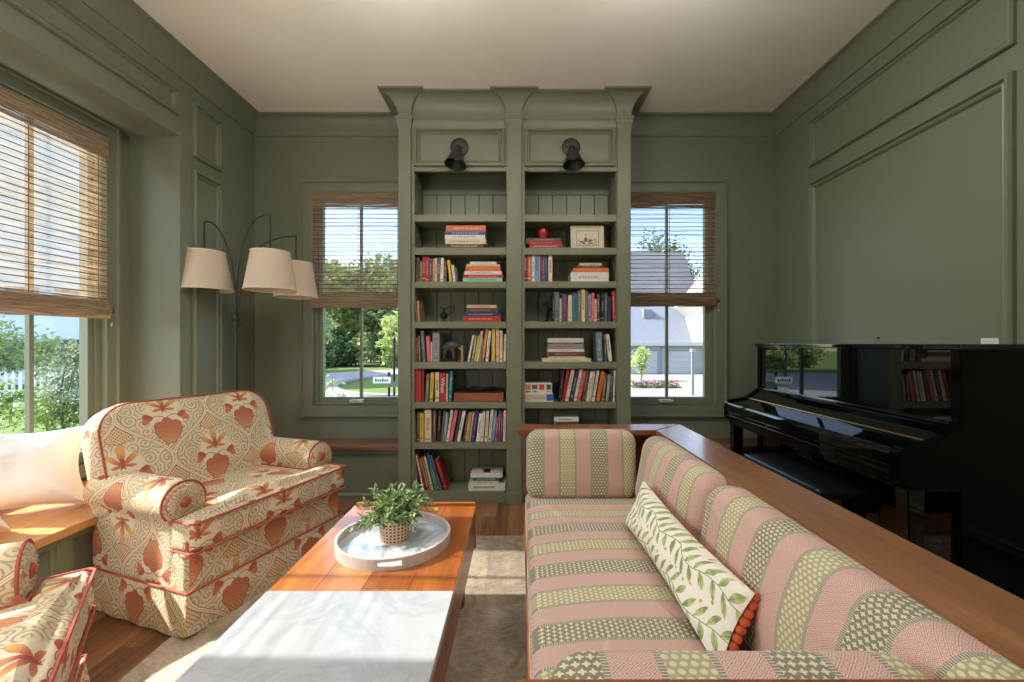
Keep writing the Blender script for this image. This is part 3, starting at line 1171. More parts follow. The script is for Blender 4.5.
# picture lights over the two bays
for i, (px, lab) in enumerate(((459.6, 'black cone wall sconce over the left bookcase bay'), (571.0, 'black cone wall sconce over the right bookcase bay'))):
    cx, cz = PX(px, FACE), 2.668
    t = thing('wall_sconce', lab, 'wall light', (cx, FACE, cz), 0, 'bookcase sconces')
    M = Matrix.Rotation(PI / 2, 4, 'X')
    bm = NB(); lathe(bm, [(0, 0.0), (.068, 0.0), (.068, .010), (.060, .016), (.030, .018), (.028, .030), (0, .030)], M=M)
    obj('backplate', bm, M_BRONZE, t)
    bm = NB()
    tube(bm, [(0, -.028, 0), (0, -.052, -.008), (0, -.066, -.030)], .009, 10)
    lathe(bm, [(0, .018), (.014, .014), (.018, 0), (.014, -.014), (0, -.018)], (0, -.068, -.034), 14)
    obj('arm', bm, M_BRONZE, t)
    d = Vector((-.022 if i == 0 else .010, -.026, -.15)).normalized()
    Q = d.to_track_quat('Z', 'Y').to_matrix().to_4x4()
    MM = Matrix.Translation((0, -.070, -.040)) @ Q
    bm = NB()
    lathe(bm, [(0, -.012), (.022, -.010), (.028, .0), (.032, .022), (.080, .134), (.077, .134), (.028, .026), (0, .022)], M=MM, seg=36)
    obj('shade', bm, M_BRONZE, t)
    bm = NB(); lathe(bm, [(0, .024), (.012, .026), (.018, .050), (.024, .066), (.018, .084), (0, .092)], M=MM, seg=16)
    obj('bulb', bm, M_WPLATE, t)

# white wall plate on the right wall just above the piano
t = thing('wall_plate', 'white wall plate on the right wall just above the piano lid', 'switch', (XR, 2.0, 1.245))
t.location = (XR, 1.874, 1.164)
bm = NB(); box(bm, -.007, 0, -.036, .036, -.058, .058, .004)
obj('plate', bm, M_WPLATE, t)
bm = NB(); box(bm, -.011, -.006, -.016, .016, -.030, .030, .002)
obj('rocker', bm, M_WPLATE, t)
t = thing('nail', 'tiny dark nail in the right wall panel above the piano', 'nail', (XR, XR * 420 / 359.0, PZ(338, XR * 420 / 359.0)))
bm = NB(); lathe(bm, [(0, 0), (.005, .0), (.006, .006), (.003, .012), (0, .013)], M=Matrix.Rotation(-PI / 2, 4, 'Y'))
obj('nail_head', bm, M_BLACK, t)

# unseen fill lights, added as glowing drums above and behind the camera
M_DIFF = bpy.data.materials.new('fill_light_glow')
M_DIFF.use_nodes = True
_nt = M_DIFF.node_tree
_em = _nt.nodes.new('ShaderNodeEmission')
_em.inputs[0].default_value = (1.0, 0.965, 0.915, 1)
_em.inputs[1].default_value = 17.0
_nt.links.new(_em.outputs[0], _nt.nodes['Material Output'].inputs[0])
M_DIFF2 = M_DIFF.copy()
M_DIFF2.name = 'brighter_fill_light_glow'
M_DIFF2.node_tree.nodes['Emission'].inputs[1].default_value = 34.0
for (x, y, dz, lab) in ((-1.55, .05, 1.05, 'unseen low-hung fill light added beside the camera on the bay window side'), (.80, -.90, .85, 'unseen low-hung fill light added behind the camera on the piano side'),
                        (-.60, 1.60, -.30, 'unseen fill light added above the coffee table, over the top of the photo'), (.70, 1.60, -.30, 'unseen fill light added above the sofa, over the top of the photo')):
    t = thing('added_fill_light', lab, 'ceiling light', (x, y, HC), 0, 'added fill lights')
    bm = NB(); lathe(bm, [(0, 0), (.07, 0), (.07, -.02), (.012, -.03), (.008, -.03), (0, -.03)])
    obj('canopy', bm, M_BRONZE, t)
    bm = NB(); tube(bm, [(0, 0, -.03), (0, 0, -.50 - dz)], .007, 8)
    obj('rod', bm, M_BRONZE, t)
    bm = NB(); lathe(bm, [(0, -.50), (.20, -.50), (.21, -.51), (.21, -.61), (.20, -.62), (0, -.62)], (0, 0, -dz), seg=36)
    obj('drum', bm, M_DIFF if x > -1 else M_DIFF2, t)
# ------------------------------------------------------------------ rug
bm = NB()
box(bm, -1.416, 1.30, -.6, 2.598, 0, .010, .004)
o = obj('area_rug', bm, M_RUG)
tag(o, 'faded beige and brown patterned rug lying under the coffee table and sofa', 'rug')

# ------------------------------------------------------------------ armchairs
IDM = Matrix.Identity(4)
def arm_section(s):
    """profile of a rolled arm in (y, z); s=+1 left arm, -1 right arm"""
    cy, cz, r = .375, .525, .088
    pts = [(.425, .17), (.428, .30), (.425, .42)]
    for k in range(0, 13):
        a = R(-48 + 248 * k / 12)
        pts.append((cy + r * math.cos(a), cz + r * math.sin(a)))
    pts += [(.305, .44), (.302, .30), (.302, .17)]
    return [(p[0] * s, p[1]) for p in (pts if s > 0 else pts[::-1])]
def make_chair(label, loc, rz):
    root = thing('armchair', label, 'armchair', loc, rz, 'floral armchairs')
    # lower body: front rail and inner box
    bm = NB(); box(bm, -.29, .318, -.425, .425, .10, .345, .035, 4)
    box_uv(bm, off=(0.02, 0.05))
    obj('seat_rail', bm, M_FLORAL, root)
    # skirt: hangs from a welt at .185, flares and ripples slightly
    per = []
    for (p, q, n) in (((.325, -.432), (.325, .432), 36), ((.325, .432), (-.295, .432), 26), ((-.295, .432), (-.295, -.432), 30), ((-.295, -.432), (.325, -.432), 26)):
        for k in range(n):
            t_ = k / n
            per.append((p[0] + (q[0] - p[0]) * t_, p[1] + (q[1] - p[1]) * t_, t_, len(per)))
    bm = NB()
    uvl = bm.loops.layers.uv.verify()
    rows = []
    uvd = {}
    L = 0.0
    arc = [0.0]
    for i in range(1, len(per) + 1):
        a, b = per[i - 1], per[i % len(per)]
        L += math.hypot(a[0] - b[0], a[1] - b[1])
        arc.append(L)
    for j in range(6):
        z = .185 - .170 * j / 5
        row = []
        for i, (x, y, t_, _) in enumerate(per):
            f = j / 5
            corner = math.exp(-min(t_, 1 - t_) * 14)
            out = .004 + f * (.010 + .022 * corner + .004 * math.sin(i * 0.9))
            cx = .015
            d = Vector((x - cx, y)).normalized()
            lift = .014 * corner * f - .008 * f * (1 - corner)
            v = bm.verts.new((x + d.x * out, y + d.y * out, z + (lift if j == 5 else 0)))
            uvd[v] = (arc[i], z)
            row.append(v)
        rows.append(row)
    n = len(per)
    for a, b in zip(rows[:-1], rows[1:]):
        for i in range(n):
            k = (i + 1) % n
            f = bm.faces.new((a[i], a[k], b[k], b[i]))
            for l in f.loops:
                u = uvd[l.vert]
                l[uvl].uv = (u[0] if not (k == 0 and l.vert in (a[0], b[0])) else arc[-1], u[1])
    o = obj('skirt', bm, M_FLORAL, root, sharp=60)
    sm = o.modifiers.new('cloth', 'SOLIDIFY'); sm.thickness = .006
    bm = NB(); tube(bm, [(x + .006 * (1 if x > 0 else -1), y * 1.012, .186) for x, y, _, _ in per[::2]], .0048, 6, closed=True)
    obj('welt', bm, M_WELT, root)
    # arms
    for s in (-1, 1):
        sec = arm_section(s)
        bm = NB()
        uvl = bm.loops.layers.uv.verify()
        xs = [(.215, .965), (.225, .90)] if False else [(-.315, .97), (-.30, 1.0), (-.10, 1.0), (.195, 1.0), (.212, .985), (.222, .93)]
        cs = Vector((.375 * s, .40))
        rings = []
        al = [0.0]
        for i in range(1, len(sec)):
            al.append(al[-1] + math.hypot(sec[i][0] - sec[i - 1][0], sec[i][1] - sec[i - 1][1]))
        for (x, sc) in xs:
            rings.append([bm.verts.new((x, cs.x + (p[0] - cs.x) * sc, cs.y + (p[1] - cs.y) * (sc if p[1] > .2 else 1))) for p in sec])
        m = len(sec)
        for ri in range(len(rings) - 1):
            for i in range(m):
                k = (i + 1) % m
                f = bm.faces.new((rings[ri][i], rings[ri][k], rings[ri + 1][k], rings[ri + 1][i]))
                for l in f.loops:
                    idx = i if l.vert in (rings[ri][i], rings[ri + 1][i]) else k
                    l[uvl].uv = (l.vert.co.x + .1, (al[idx] if not (k == 0 and idx == 0) else al[-1] + .12) + .17)
        for rg in (rings[0][::-1], rings[-1]):
            f = bm.faces.new(rg)
            for l in f.loops:
                l[uvl].uv = (l.vert.co.y * 1.2 + .3, l.vert.co.z)
        a = obj('arm', bm, M_FLORAL, root, sharp=50)
        cy, cz = .375 * s, .525
        bm = NB()
        tube(bm, [(.214, cy + .088 * math.cos(R(d)), cz + .088 * math.sin(R(d))) for d in range(-40 if s > 0 else 220, 212 if s > 0 else -42, 12 if s > 0 else -12)], .0046, 6)
        obj('welt', bm, M_WELT, a)
        # gathered round scroll face with a button
        bm = NB()
        uvl = bm.loops.layers.uv.verify()
        ring0, ring1, ring2 = [], [], []
        ns = 40
        for k in range(ns):
            an = 2 * PI * k / ns
            w = .006 * (k % 2)
            ring0.append(bm.verts.new((.216, cy + .080 * math.cos(an), cz + .080 * math.sin(an))))
            ring1.append(bm.verts.new((.226 + w, cy + .052 * math.cos(an), cz + .052 * math.sin(an))))
            ring2.append(bm.verts.new((.222 + w * .5, cy + .022 * math.cos(an), cz + .022 * math.sin(an))))
        for A_, B_ in ((ring0, ring1), (ring1, ring2)):
            for k in range(ns):
                bm.faces.new((A_[k], A_[(k + 1) % ns], B_[(k + 1) % ns], B_[k]))
        bm.faces.new(ring2)
        for f in bm.faces:
            for l in f.loops:
                l[uvl].uv = (l.vert.co.y * 1.6, l.vert.co.z * 1.6)
        obj('scroll_face', bm, M_FLORAL, a, sharp=60)
        bm = NB(); lathe(bm, [(0, .012), (.014, .010), (.022, .002), (.022, -.006)], M=Matrix.Translation((.226, cy, cz)) @ Matrix.Rotation(PI / 2, 4, 'Y'), seg=16)
        obj('scroll_button', bm, M_WELT, a)
    # T seat cushion
    T = [(-.20, -.295), (.232, -.295), (.232, -.432), (.335, -.432), (.352, -.415), (.352, .415), (.335, .432), (.232, .432), (.232, .295), (-.20, .295)]
    M = Matrix.Translation((0, 0, .405)) 
    bm = NB()
    slab(bm, densify(T, .045), .135, .030, .030, M, centre=(.285, 0), rings=10, arc=5, uvo=(.13, .08), wav=lambda a, b: .003 * math.sin(a * 31 + b * 17) + .003 * math.sin(b * 23))
    # turn the print so that it runs across the chair
    uvl = bm.loops.layers.uv.verify()
    for f in bm.faces:
        for l in f.loops:
            u = l[uvl].uv
            l[uvl].uv = (u[1], -u[0] + .40) if abs(f.normal.z) > .35 or True else u
    bm.normal_update()
    for f in bm.faces:
        if abs(f.normal.z) < .5:
            for l in f.loops:
                c = l.vert.co
                l[uvl].uv = (c.y if abs(f.normal.x) > abs(f.normal.y) else c.x, c.z + .02)
    cu = obj('seat_cushion', bm, M_FLORAL, root, sharp=70)
    for zz in (.466, .345):
        bm = NB(); tube(bm, [(p[0] * 1.0 + (.003 if p[0] > .3 else 0), p[1] * 1.004, zz) for p in densify(T, .05)], .0046, 6, closed=True)
        obj('welt', bm, M_WELT, cu)
    # tight rounded back
    out = rrect(.875, .52, .05, .15, 8)
    tl = R(17)
    Mb = Matrix.Translation((-.225, 0, .40)) @ Matrix(((0, -math.sin(tl), math.cos(tl), 0), (1, 0, 0, 0), (0, math.cos(tl), math.sin(tl), 0), (0, 0, 0, 1)))
    bm = NB(); slab(bm, out, .17, .05, .022, Mb, centre=(0, .26), rings=8, uvo=(.165, -.025))
    bk = obj('backrest', bm, M_FLORAL, root, sharp=70)
    bm = NB(); outline_tube(bm, rrect(.855, .50, .05, .14, 8, 0, .01), .0045, Mb, .073)
    obj('welt', bm, M_WELT, bk)
    # outside back below the rolled top
    bm = NB(); box(bm, -.33, -.26, -.40, .40, .17, .46, .02)
    box_uv(bm)
    obj('outside_back', bm, M_FLORAL, root)
    return root
make_chair('wide floral armchair with rolled arms and red piping facing the coffee table', (-1.512, 2.214, 0), R(-19))
make_chair('floral armchair cut off by the lower left corner, seen from above its seat', (-1.395, .815, 0), R(38.6))

# ------------------------------------------------------------------ bench pillows
def pillow(label, w, h, T, loc, rz, tilt, seam=True):
    root = thing('throw_pillow', label, 'pillow', loc, rz, 'white pillows on the window bench')
    # local frame: a along x, b up the tilted pillow, n out of its face (-y)
    M = Matrix(((1, 0, 0, 0), (0, math.sin(tilt), -math.cos(tilt), 0), (0, math.cos(tilt), math.sin(tilt), 0), (0, 0, 0, 1)))
    out = []
    n = 14
    pts = [(-w / 2, 0), (w / 2, 0), (w / 2 - .025, h - .055), (-w / 2, h)]
    for i in range(4):
        p, q = Vector(pts[i]), Vector(pts[(i + 1) % 4])
        for k in range(n):
            t_ = k / n
            v = p.lerp(q, t_)
            d = Vector((w / 2 * 0, h / 2)) - v
            pinch = math.sin(PI * t_) * .040
            nn = Vector((-(q - p).y, (q - p).x)).normalized()
            v = v + nn * pinch
            out.append((v.x, v.y))
    bm = NB()
    slab(bm, out, T * .5, .10, T * .26, M, centre=(0, h * .47), rings=10, puff=True, wav=lambda a, b: .005 * math.sin(a * 26 + 3 * b) * math.sin(b * 19 + a * 7))
    c = obj('cover', bm, M_WHITE, root, sharp=80)
    bm = NB(); outline_tube(bm, out, .004, M, 0, 1, 5)
    obj('seam', bm, M_WHITE, c)
    return root
pillow('large white pillow leaning on the bay window, nearest the floral armchair', .50, .43, .20, (-2.275, 1.880, .424), R(38), R(14))
pillow('white pillow at the left edge of the photo, in front of the larger one', .46, .41, .17, (-2.205, 1.530, .424), R(66), R(16))

# ------------------------------------------------------------------ coffee table
TX0, TX1, TY0, TYM, TY1, TH = -.785, -.206, .64, 1.304, 1.996, .43
tc = Vector(((TX0 + TX1) / 2, (TY0 + TY1) / 2, 0))
ct = thing('coffee_table', 'long low teak coffee table with a white marble half, in the middle of the rug', 'coffee table', tc)
def tb(bm, x0, x1, y0, y1, z0, z1, bev=.004, mi=0):
    box(bm, x0 - tc.x, x1 - tc.x, y0 - tc.y, y1 - tc.y, z0, z1, bev, 2, mi)
bm = NB(); tb(bm, TX0, TX1, TYM, TY1, TH - .022, TH)
obj('wood_top', bm, M_TEAK, ct)
bm = NB(); tb(bm, TX0, TX1, TY0, TYM - .001, TH - .022, TH + .002, .003)
obj('marble_top', bm, M_MARBLE, ct)
for x0, x1 in ((TX0 + .004, TX0 + .028), (TX1 - .028, TX1 - .004)):
    bm = NB(); tb(bm, x0, x1, TY0 + .01, TY1 - .02, TH - .175, TH - .022)
    obj('side_apron', bm, M_TEAKD, ct)
for y0, y1 in ((TY0, TY0 + .022), (TY1 - .022, TY1)):
    bm = NB(); tb(bm, TX0 + .002, TX1 - .002, y0, y1, TH - .195, TH - .022)
    obj('end_apron', bm, M_TEAKX, ct)
bm = NB(); tb(bm, TX0 + .01, TX1 - .004, TY1 - .016, TY1 + .004, TH - .03, TH + .016, .006)
obj('end_lip', bm, M_TEAKX, ct)
for sx in (TX0 + .06, TX1 - .06):
    for sy in (TY0 + .10, TY1 - .10):
        bm = NB(); tube(bm, [(sx - tc.x, sy - tc.y, TH - .17), (sx - tc.x, sy - tc.y, .010)], [.024, .015], 14)
        obj('leg', bm, M_TEAKD, ct)

# tray with pearl inlay
TRX, TRY, TRR = -.484, 1.618, .213
tr = thing('round_tray', 'round whitewashed wooden tray with pearly inlay on the coffee table', 'tray', (TRX, TRY, TH + .0005), R(8))
S1 = Matrix.Diagonal((1.0, 0.96, 1, 1))
bm = NB(); lathe(bm, [(0, 0), (TRR - .004, 0), (TRR - .004, .006), (TRR - .010, .008), (0, .008)], M=S1, seg=64)
obj('inlay', bm, M_TRAYIN, tr)
# rim wall with two hand slots cut through
bm = NB()
NS = 96
z0, z1, za, zb = 0.0, .040, .012, .030
def rimring(r, z):
    return [bm.verts.new((r * math.cos(2 * PI * k / NS), r * .96 * math.sin(2 * PI * k / NS), z)) for k in range(NS)]
ro = [rimring(TRR, z) for z in (z0, za, zb, z1)]
ri = [rimring(TRR - .010, z) for z in (z0, za, zb, z1)]
slot = set()
for c_ in (int(NS * .75) + 1, int(NS * .25)):
    slot |= {(c_ + d) % NS for d in range(-3, 3)}
for k in range(NS):
    k2 = (k + 1) % NS
    for j in range(3):
        if j == 1 and k in slot:
            continue
        bm.faces.new((ro[j][k], ro[j][k2], ro[j + 1][k2], ro[j + 1][k]))
        bm.faces.new((ri[j][k2], ri[j][k], ri[j + 1][k], ri[j + 1][k2]))
    bm.faces.new((ro[3][k], ro[3][k2], ri[3][k2], ri[3][k]))
    bm.faces.new((ro[0][k2], ro[0][k], ri[0][k], ri[0][k2]))
    if k in slot:
        bm.faces.new((ro[1][k], ro[1][k2], ri[1][k2], ri[1][k]))
        bm.faces.new((ro[2][k2], ro[2][k], ri[2][k], ri[2][k2]))
        if (k - 1) % NS not in slot:
            bm.faces.new((ro[1][k], ri[1][k], ri[2][k], ro[2][k]))
        if k2 not in slot:
            bm.faces.new((ro[1][k2], ro[2][k2], ri[2][k2], ri[1][k2]))
obj('rim', bm, M_TRAY, tr)

# potted plant
PTX, PTY, PTZ = -.487, 1.640, TH + .0088
pt = thing('potted_plant', 'small bushy green plant in a woven rattan pot on the round tray', 'plant', (PTX, PTY, PTZ))
bm = NB()
uvl = bm.loops.layers.uv.verify()
seg, rows_ = 40, 8
prv = None
for j in range(rows_ + 1):
    z = .080 * j / rows_
    r = .056 + .008 * j / rows_
    ring = [bm.verts.new((r * math.cos(2 * PI * k / seg), r * math.sin(2 * PI * k / seg), z)) for k in range(seg)]
    if prv:
        for k in range(seg):
            f = bm.faces.new((prv[k], prv[(k + 1) % seg], ring[(k + 1) % seg], ring[k]))
            for l, uv in zip(f.loops, ((k * .65, j * .8), (k * .65 + .65, j * .8), (k * .65 + .65, j * .8 + .8), (k * .65, j * .8 + .8))):
                l[uvl].uv = uv
    else:
        bm.faces.new(ring)
    prv = ring
obj('pot', bm, M_RATTAN, pt, sharp=50)
bm = NB(); lathe(bm, [(.062, .074), (.064, .082), (.060, .086), (.056, .080)], seg=40, close=True)
obj('pot_rim', bm, M_RATTAN, pt)
bm = NB(); lathe(bm, [(.0, .070), (.058, .068), (.06, .062)], seg=24)
obj('soil', bm, cmat((70, 52, 40), .9), pt)
rnd = random.Random(4)
def leaf(bm, p, d, up, L, W):
    d = d.normalized()
    s = d.cross(up)
    if s.length < 1e-3:
        s = d.orthogonal()
    s.normalize()
    nrm = s.cross(d)
    a = bm.verts.new(p)
    m1 = bm.verts.new(p + d * L * .5 + s * W / 2 + nrm * L * .05)
    m2 = bm.verts.new(p + d * L * .5 - s * W / 2 + nrm * L * .05)
    e = bm.verts.new(p + d * L - nrm * L * .12)
    bm.faces.new((a, m1, e))
    bm.faces.new((a, e, m2))
bm = NB()
bs = NB()
for i in range(120):
    th = rnd.uniform(0, 2 * PI)
    el = math.acos(rnd.uniform(.05, 1.0))
    d = Vector((math.sin(el) * math.cos(th), math.sin(el) * math.sin(th), math.cos(el) * .85 + .12))
    Ls = rnd.uniform(.085, .142)
    p0 = Vector((rnd.uniform(-.03, .03), rnd.uniform(-.03, .03), .076))
    p3 = p0 + d * Ls + Vector((0, 0, -.020 * math.sin(el)))
    pts = bez(p0, p0 + Vector((0, 0, Ls * .4)), p0 + d * Ls * .6, p3, 6)
    tube(bs, pts, .0014, 4)
    for k in range(1, 7):
        tg = (pts[k] - pts[k - 1]).normalized()
        for q in range(3):
            an = rnd.uniform(0, 2 * PI)
            o1 = tg.orthogonal().normalized()
            sd = (o1 * math.cos(an) + tg.cross(o1) * math.sin(an))
            leaf(bm, pts[k], tg * .75 + sd * .9 + Vector((0, 0, .15)), Vector((0, 0, 1)) + sd * .3, rnd.uniform(.020, .032), rnd.uniform(.010, .015))
obj('foliage', bm, M_PLANT, pt, sharp=80, recalc=False)
obj('stems', bs, cmat((92, 116, 60)), pt)

# ------------------------------------------------------------------ sofa
SX0, SXB, SY0, SY1, SH = .02, .887, .395, 2.333, .75
so = Vector((.45, 1.36, 0))
sf = thing('case_sofa', 'long striped sofa in a wooden frame with a wide ledge along its back', 'sofa', so)
def sb(bm, x0, x1, y0, y1, z0, z1, bev=.004):
    box(bm, x0 - so.x, x1 - so.x, y0 - so.y, y1 - so.y, z0, z1, bev)
bm = NB()
# ledge: long board along the back, mitred into the two end boards
def lp(bm, poly):
    prism(bm, poly, lambda p: (p[0] - so.x, p[1] - so.y, SH - .028), lambda p: (p[0] - so.x, p[1] - so.y, SH), bev=.004)
lp(bm, [(.70, .566), (.887, .395), (.887, 2.333), (.70, 2.165)])
obj('back_ledge', bm, M_LEDGE, sf)
bm = NB(); lp(bm, [(-.012, 2.165), (.699, 2.165), (.886, 2.333), (-.012, 2.333)])
obj('end_ledge', bm, M_LEDGEX, sf)
bm = NB(); lp(bm, [(-.012, .395), (.886, .395), (.699, .566), (-.012, .566)])
obj('end_ledge', bm, M_LEDGEX, sf)
bm = NB(); sb(bm, .80, .825, .42, 2.31, .16, SH - .028)
obj('back_panel', bm, M_SOFAW, sf)
for y0 in (.47, 2.235):
    bm = NB(); sb(bm, .030, .80, y0, y0 + .022, .16, SH - .028)
    obj('end_panel', bm, M_SOFAW, sf)
    for x0 in (.028, .790):
        bm = NB(); sb(bm, x0, x0 + .034, y0 - .004, y0 + .050, .0105 if x0 < .5 else .0105, SH - .028)
        obj('leg', bm, M_SOFAW, sf)
bm = NB(); sb(bm, .022, .046, .47, 2.25, .20, .275)
obj('front_rail', bm, M_SOFAW, sf)
bm = NB(); sb(bm, .046, .80, .49, 2.23, .22, .250)
obj('seat_deck', bm, M_SOFAW, sf)
# cushions
def flat(o2):
    return Matrix.Translation(o2)
bm = NB()
pts = [(.028 - so.x, .600 - so.y), (.66 - so.x, .600 - so.y), (.66 - so.x, 2.215 - so.y), (.028 - so.x, 2.215 - so.y)]
slab(bm, densify(pts, .07), .168, .045, .022, flat((0, 0, .335)), rings=8, arc=5)
obj('seat_cushion', bm, M_STR_SEAT, sf, sharp=80)
def upright(bm, w, h, T, M, r=.05, bul=.012):
    slab(bm, rrect(w, h, r + .006, r + .016, 6), T, r, bul, M, centre=(0, h / 2), rings=8, arc=5)
tl = R(10)
for (y0, y1) in ((1.387, 2.085), (.505, 1.383)):
    # a -> -y so that the face (n) looks to -x
    Mb = Matrix.Translation((.620 - so.x, (y0 + y1) / 2 - so.y, .418)) @ Matrix(((0, math.sin(tl), -math.cos(tl), 0), (-1, 0, 0, 0), (0, math.cos(tl), math.sin(tl), 0), (0, 0, 0, 1)))
    bm = NB(); upright(bm, y1 - y0, .338, .15, Mb, .062, .016)
    obj('back_cushion', bm, M_STR_BACK, sf, sharp=80)
Ma = Matrix.Translation(((.032 + .590) / 2 - so.x, 2.150 - so.y, .415)) @ Matrix(((1, 0, 0, 0), (0, .06, -1, 0), (0, 1, .06, 0), (0, 0, 0, 1)))
bm = NB(); upright(bm, .556, .338, .13, Ma, .045, .012)
obj('arm_cushion', bm, M_STR_ARM, sf, sharp=80)
Ma = Matrix.Translation(((.034 + .59) / 2 - so.x, .600 - so.y, .415)) @ Matrix(((-1, 0, 0, 0), (0, -.06, 1, 0), (0, 1, .06, 0), (0, 0, 0, 1)))
bm = NB(); upright(bm, .556, .334, .13, Ma, .05, .012)
obj('arm_cushion', bm, M_STR_ARM, sf, sharp=80)

# lumbar bolster leaning on the back cushions
A = Vector((.455, .990, .446)); B = Vector((.455, 1.745, .446)); 
w, h = .79, .19
mid = (A + B) / 2
lp_ = thing('lumbar_pillow', 'long white leaf-print bolster with orange back leaning on the striped sofa', 'pillow', mid)
tl = R(25)
Ml = Matrix(((0, math.sin(tl), -math.cos(tl), 0), (-1, 0, 0, 0), (0, math.cos(tl), math.sin(tl), 0), (0, 0, 0, 1)))
Ml = Matrix.Rotation(R(1.5), 4, 'Z') @ Ml
out = []
ptsq = [(-w / 2, 0), (w / 2, 0), (w / 2, h), (-w / 2, h)]
for i in range(4):
    p, q = Vector(ptsq[i]), Vector(ptsq[(i + 1) % 4])
    n = 16 if i % 2 == 0 else 8
    for k in range(n):
        t_ = k / n
        v = p.lerp(q, t_)
        nn = Vector((-(q - p).y, (q - p).x)).normalized()
        out.append(tuple(v + nn * .014 * math.sin(PI * t_)))
wv = lambda a, b: .003 * math.sin(a * 34 + b * 9)
bm = NB(); slab(bm, out, .075, .06, .022, Ml, centre=(0, h / 2), rings=9, side='front', wav=wv, puff=True)
obj('front_cover', bm, M_LEAFP, lp_, sharp=80)
bm = NB(); slab(bm, out, .070, .05, .020, Ml, centre=(0, h / 2), rings=9, puff=True, side='back', wav=lambda a, b: .009 * math.sin(a * 60) * math.sin(b * 55))
obj('back_cover', bm, M_ORANGE, lp_, sharp=80)
bm = NB()
for k in range(9):
    b_ = h * (k + .5) / 9
    for sg in (1,):
        c_ = Ml @ Vector((sg * (w / 2 - .016), b_, -.016))
        lathe(bm, [(0, .012), (.010, .009), (.014, 0), (.010, -.009), (0, -.012)], c_, 10)
obj('ruched_edge', bm, M_ORANGE, lp_, sharp=80)

# ------------------------------------------------------------------ upright piano
PY0, PY1, PXP, PXK, PXB = 1.693, 3.150, 1.785, 1.530, 2.078
po = Vector((1.80, (PY0 + PY1) / 2, 0))
pn = thing('upright_piano', 'glossy black upright piano with closed lid against the right wall', 'piano', po)
def pb(bm, x0, x1, y0, y1, z0, z1, bev=.004):
    box(bm, x0 - po.x, x1 - po.x, y0 - po.y, y1 - po.y, z0, z1, bev)
for y0 in (PY0, PY1 - .045):
    bm = NB()
    side = [(PXB, 0.0), (PXB, 1.172), (PXP - .006, 1.172), (PXP - .006, .868), (1.690, .805), (1.552, .776), (1.536, .768), (1.528, .750), (1.528, .655), (1.545, .632), (1.60, .610), (PXP - .006, .606), (PXP - .006, 0.0)]
    prism(bm, side, lambda p: (p[0] - po.x, y0 - po.y, p[1]), lambda p: (p[0] - po.x, y0 + .045 - po.y, p[1]), bev=.003)
    obj('side_panel', bm, M_PSIDE, pn)
bm = NB(); pb(bm, PXP - .020, PXB + .004, PY0 - .012, PY1 + .012, 1.172, 1.196, .005)
obj('top_lid', bm, M_PIANO, pn)
IY0, IY1 = PY0 + .045, PY1 - .045
bm = NB(); pb(bm, PXP, PXP + .022, IY0, IY1, .862, 1.172, .002)
obj('upper_panel', bm, M_PIANO, pn)
bm = NB(); pb(bm, PXP - .012, PXP + .004, IY0, IY1, .858, .874, .004)
obj('music_shelf', bm, M_PIANO, pn)
bm = NB()
fb = [(PXP, .862), (1.690, .792), (1.548, .764), (1.534, .757), (1.528, .742), (1.528, .700), (1.545, .700), (1.545, .742), (1.690, .772), (PXP, .842)]
prism(bm, fb, lambda p: (p[0] - po.x, IY0 - po.y, p[1]), lambda p: (p[0] - po.x, IY1 - po.y, p[1]), bev=.003)
fall = obj('fallboard', bm, M_PIANO, pn, sharp=30)
bm = NB(); tube(bm, [(1.690 - po.x, IY0 - po.y, .793), (1.690 - po.x, IY1 - po.y, .793)], .0038, 8)
obj('brass_hinge', bm, M_BRASS, fall)
bm = NB()
pb(bm, 1.532, 1.560, IY0, IY1, .632, .696, .006)
pb(bm, 1.528, 1.550, IY0, IY1, .660, .672, .003)
obj('key_slip', bm, M_PIANO, pn)
bm = NB(); lathe(bm, [(0, .012), (.005, .010), (.006, 0)], M=Matrix.Translation((1.531 - po.x, 2.60 - po.y, .684)) @ Matrix.Rotation(-PI / 2, 4, 'Y'), seg=10)
obj('lock', bm, M_BRASS, pn)
bm = NB(); pb(bm, 1.545, PXP + .02, IY0, IY1, .606, .640, .004)
obj('key_bed', bm, M_PIANO, pn)
bm = NB(); pb(bm, PXP + .004, PXP + .026, IY0, IY1, .115, .600, .002)
obj('lower_panel', bm, M_PIANO, pn)
bm = NB(); pb(bm, PXP - .006, PXP + .03, IY0, IY1, .02, .11, .003)
obj('bottom_rail', bm, M_PIANO, pn)
bm = NB(); pb(bm, PXB - .02, PXB, IY0, IY1, .05, 1.17, 0)
obj('back_frame', bm, M_BLACK, pn)
for y0 in (PY0 + .004, PY1 - .070):
    bm = NB()
    prism(bm, [(-.036, .606), (.036, .606), (.024, .05), (-.024, .05)], lambda p: (p[0] + 1.604 - po.x, y0 - po.y, p[1]), lambda p: (p[0] + 1.604 - po.x, y0 + .062 - po.y, p[1]), bev=.004)
    pb(bm, 1.57, PXP, y0 + .004, y0 + .058, .0, .05, .006)
    obj('leg', bm, M_PIANO, pn)
for k in range(3):
    bm = NB()
    y = (PY0 + PY1) / 2 + (k - 1) * .12
    tube(bm, [(PXP + .01 - po.x, y - po.y, .065), (PXP - .06 - po.x, y - po.y, .062)], .006, 8)
    box(bm, PXP - .135 - po.x, PXP - .055 - po.x, y - .018 - po.y, y + .018 - po.y, .055, .066, .005)
    obj('pedal', bm, M_BRASS, pn)

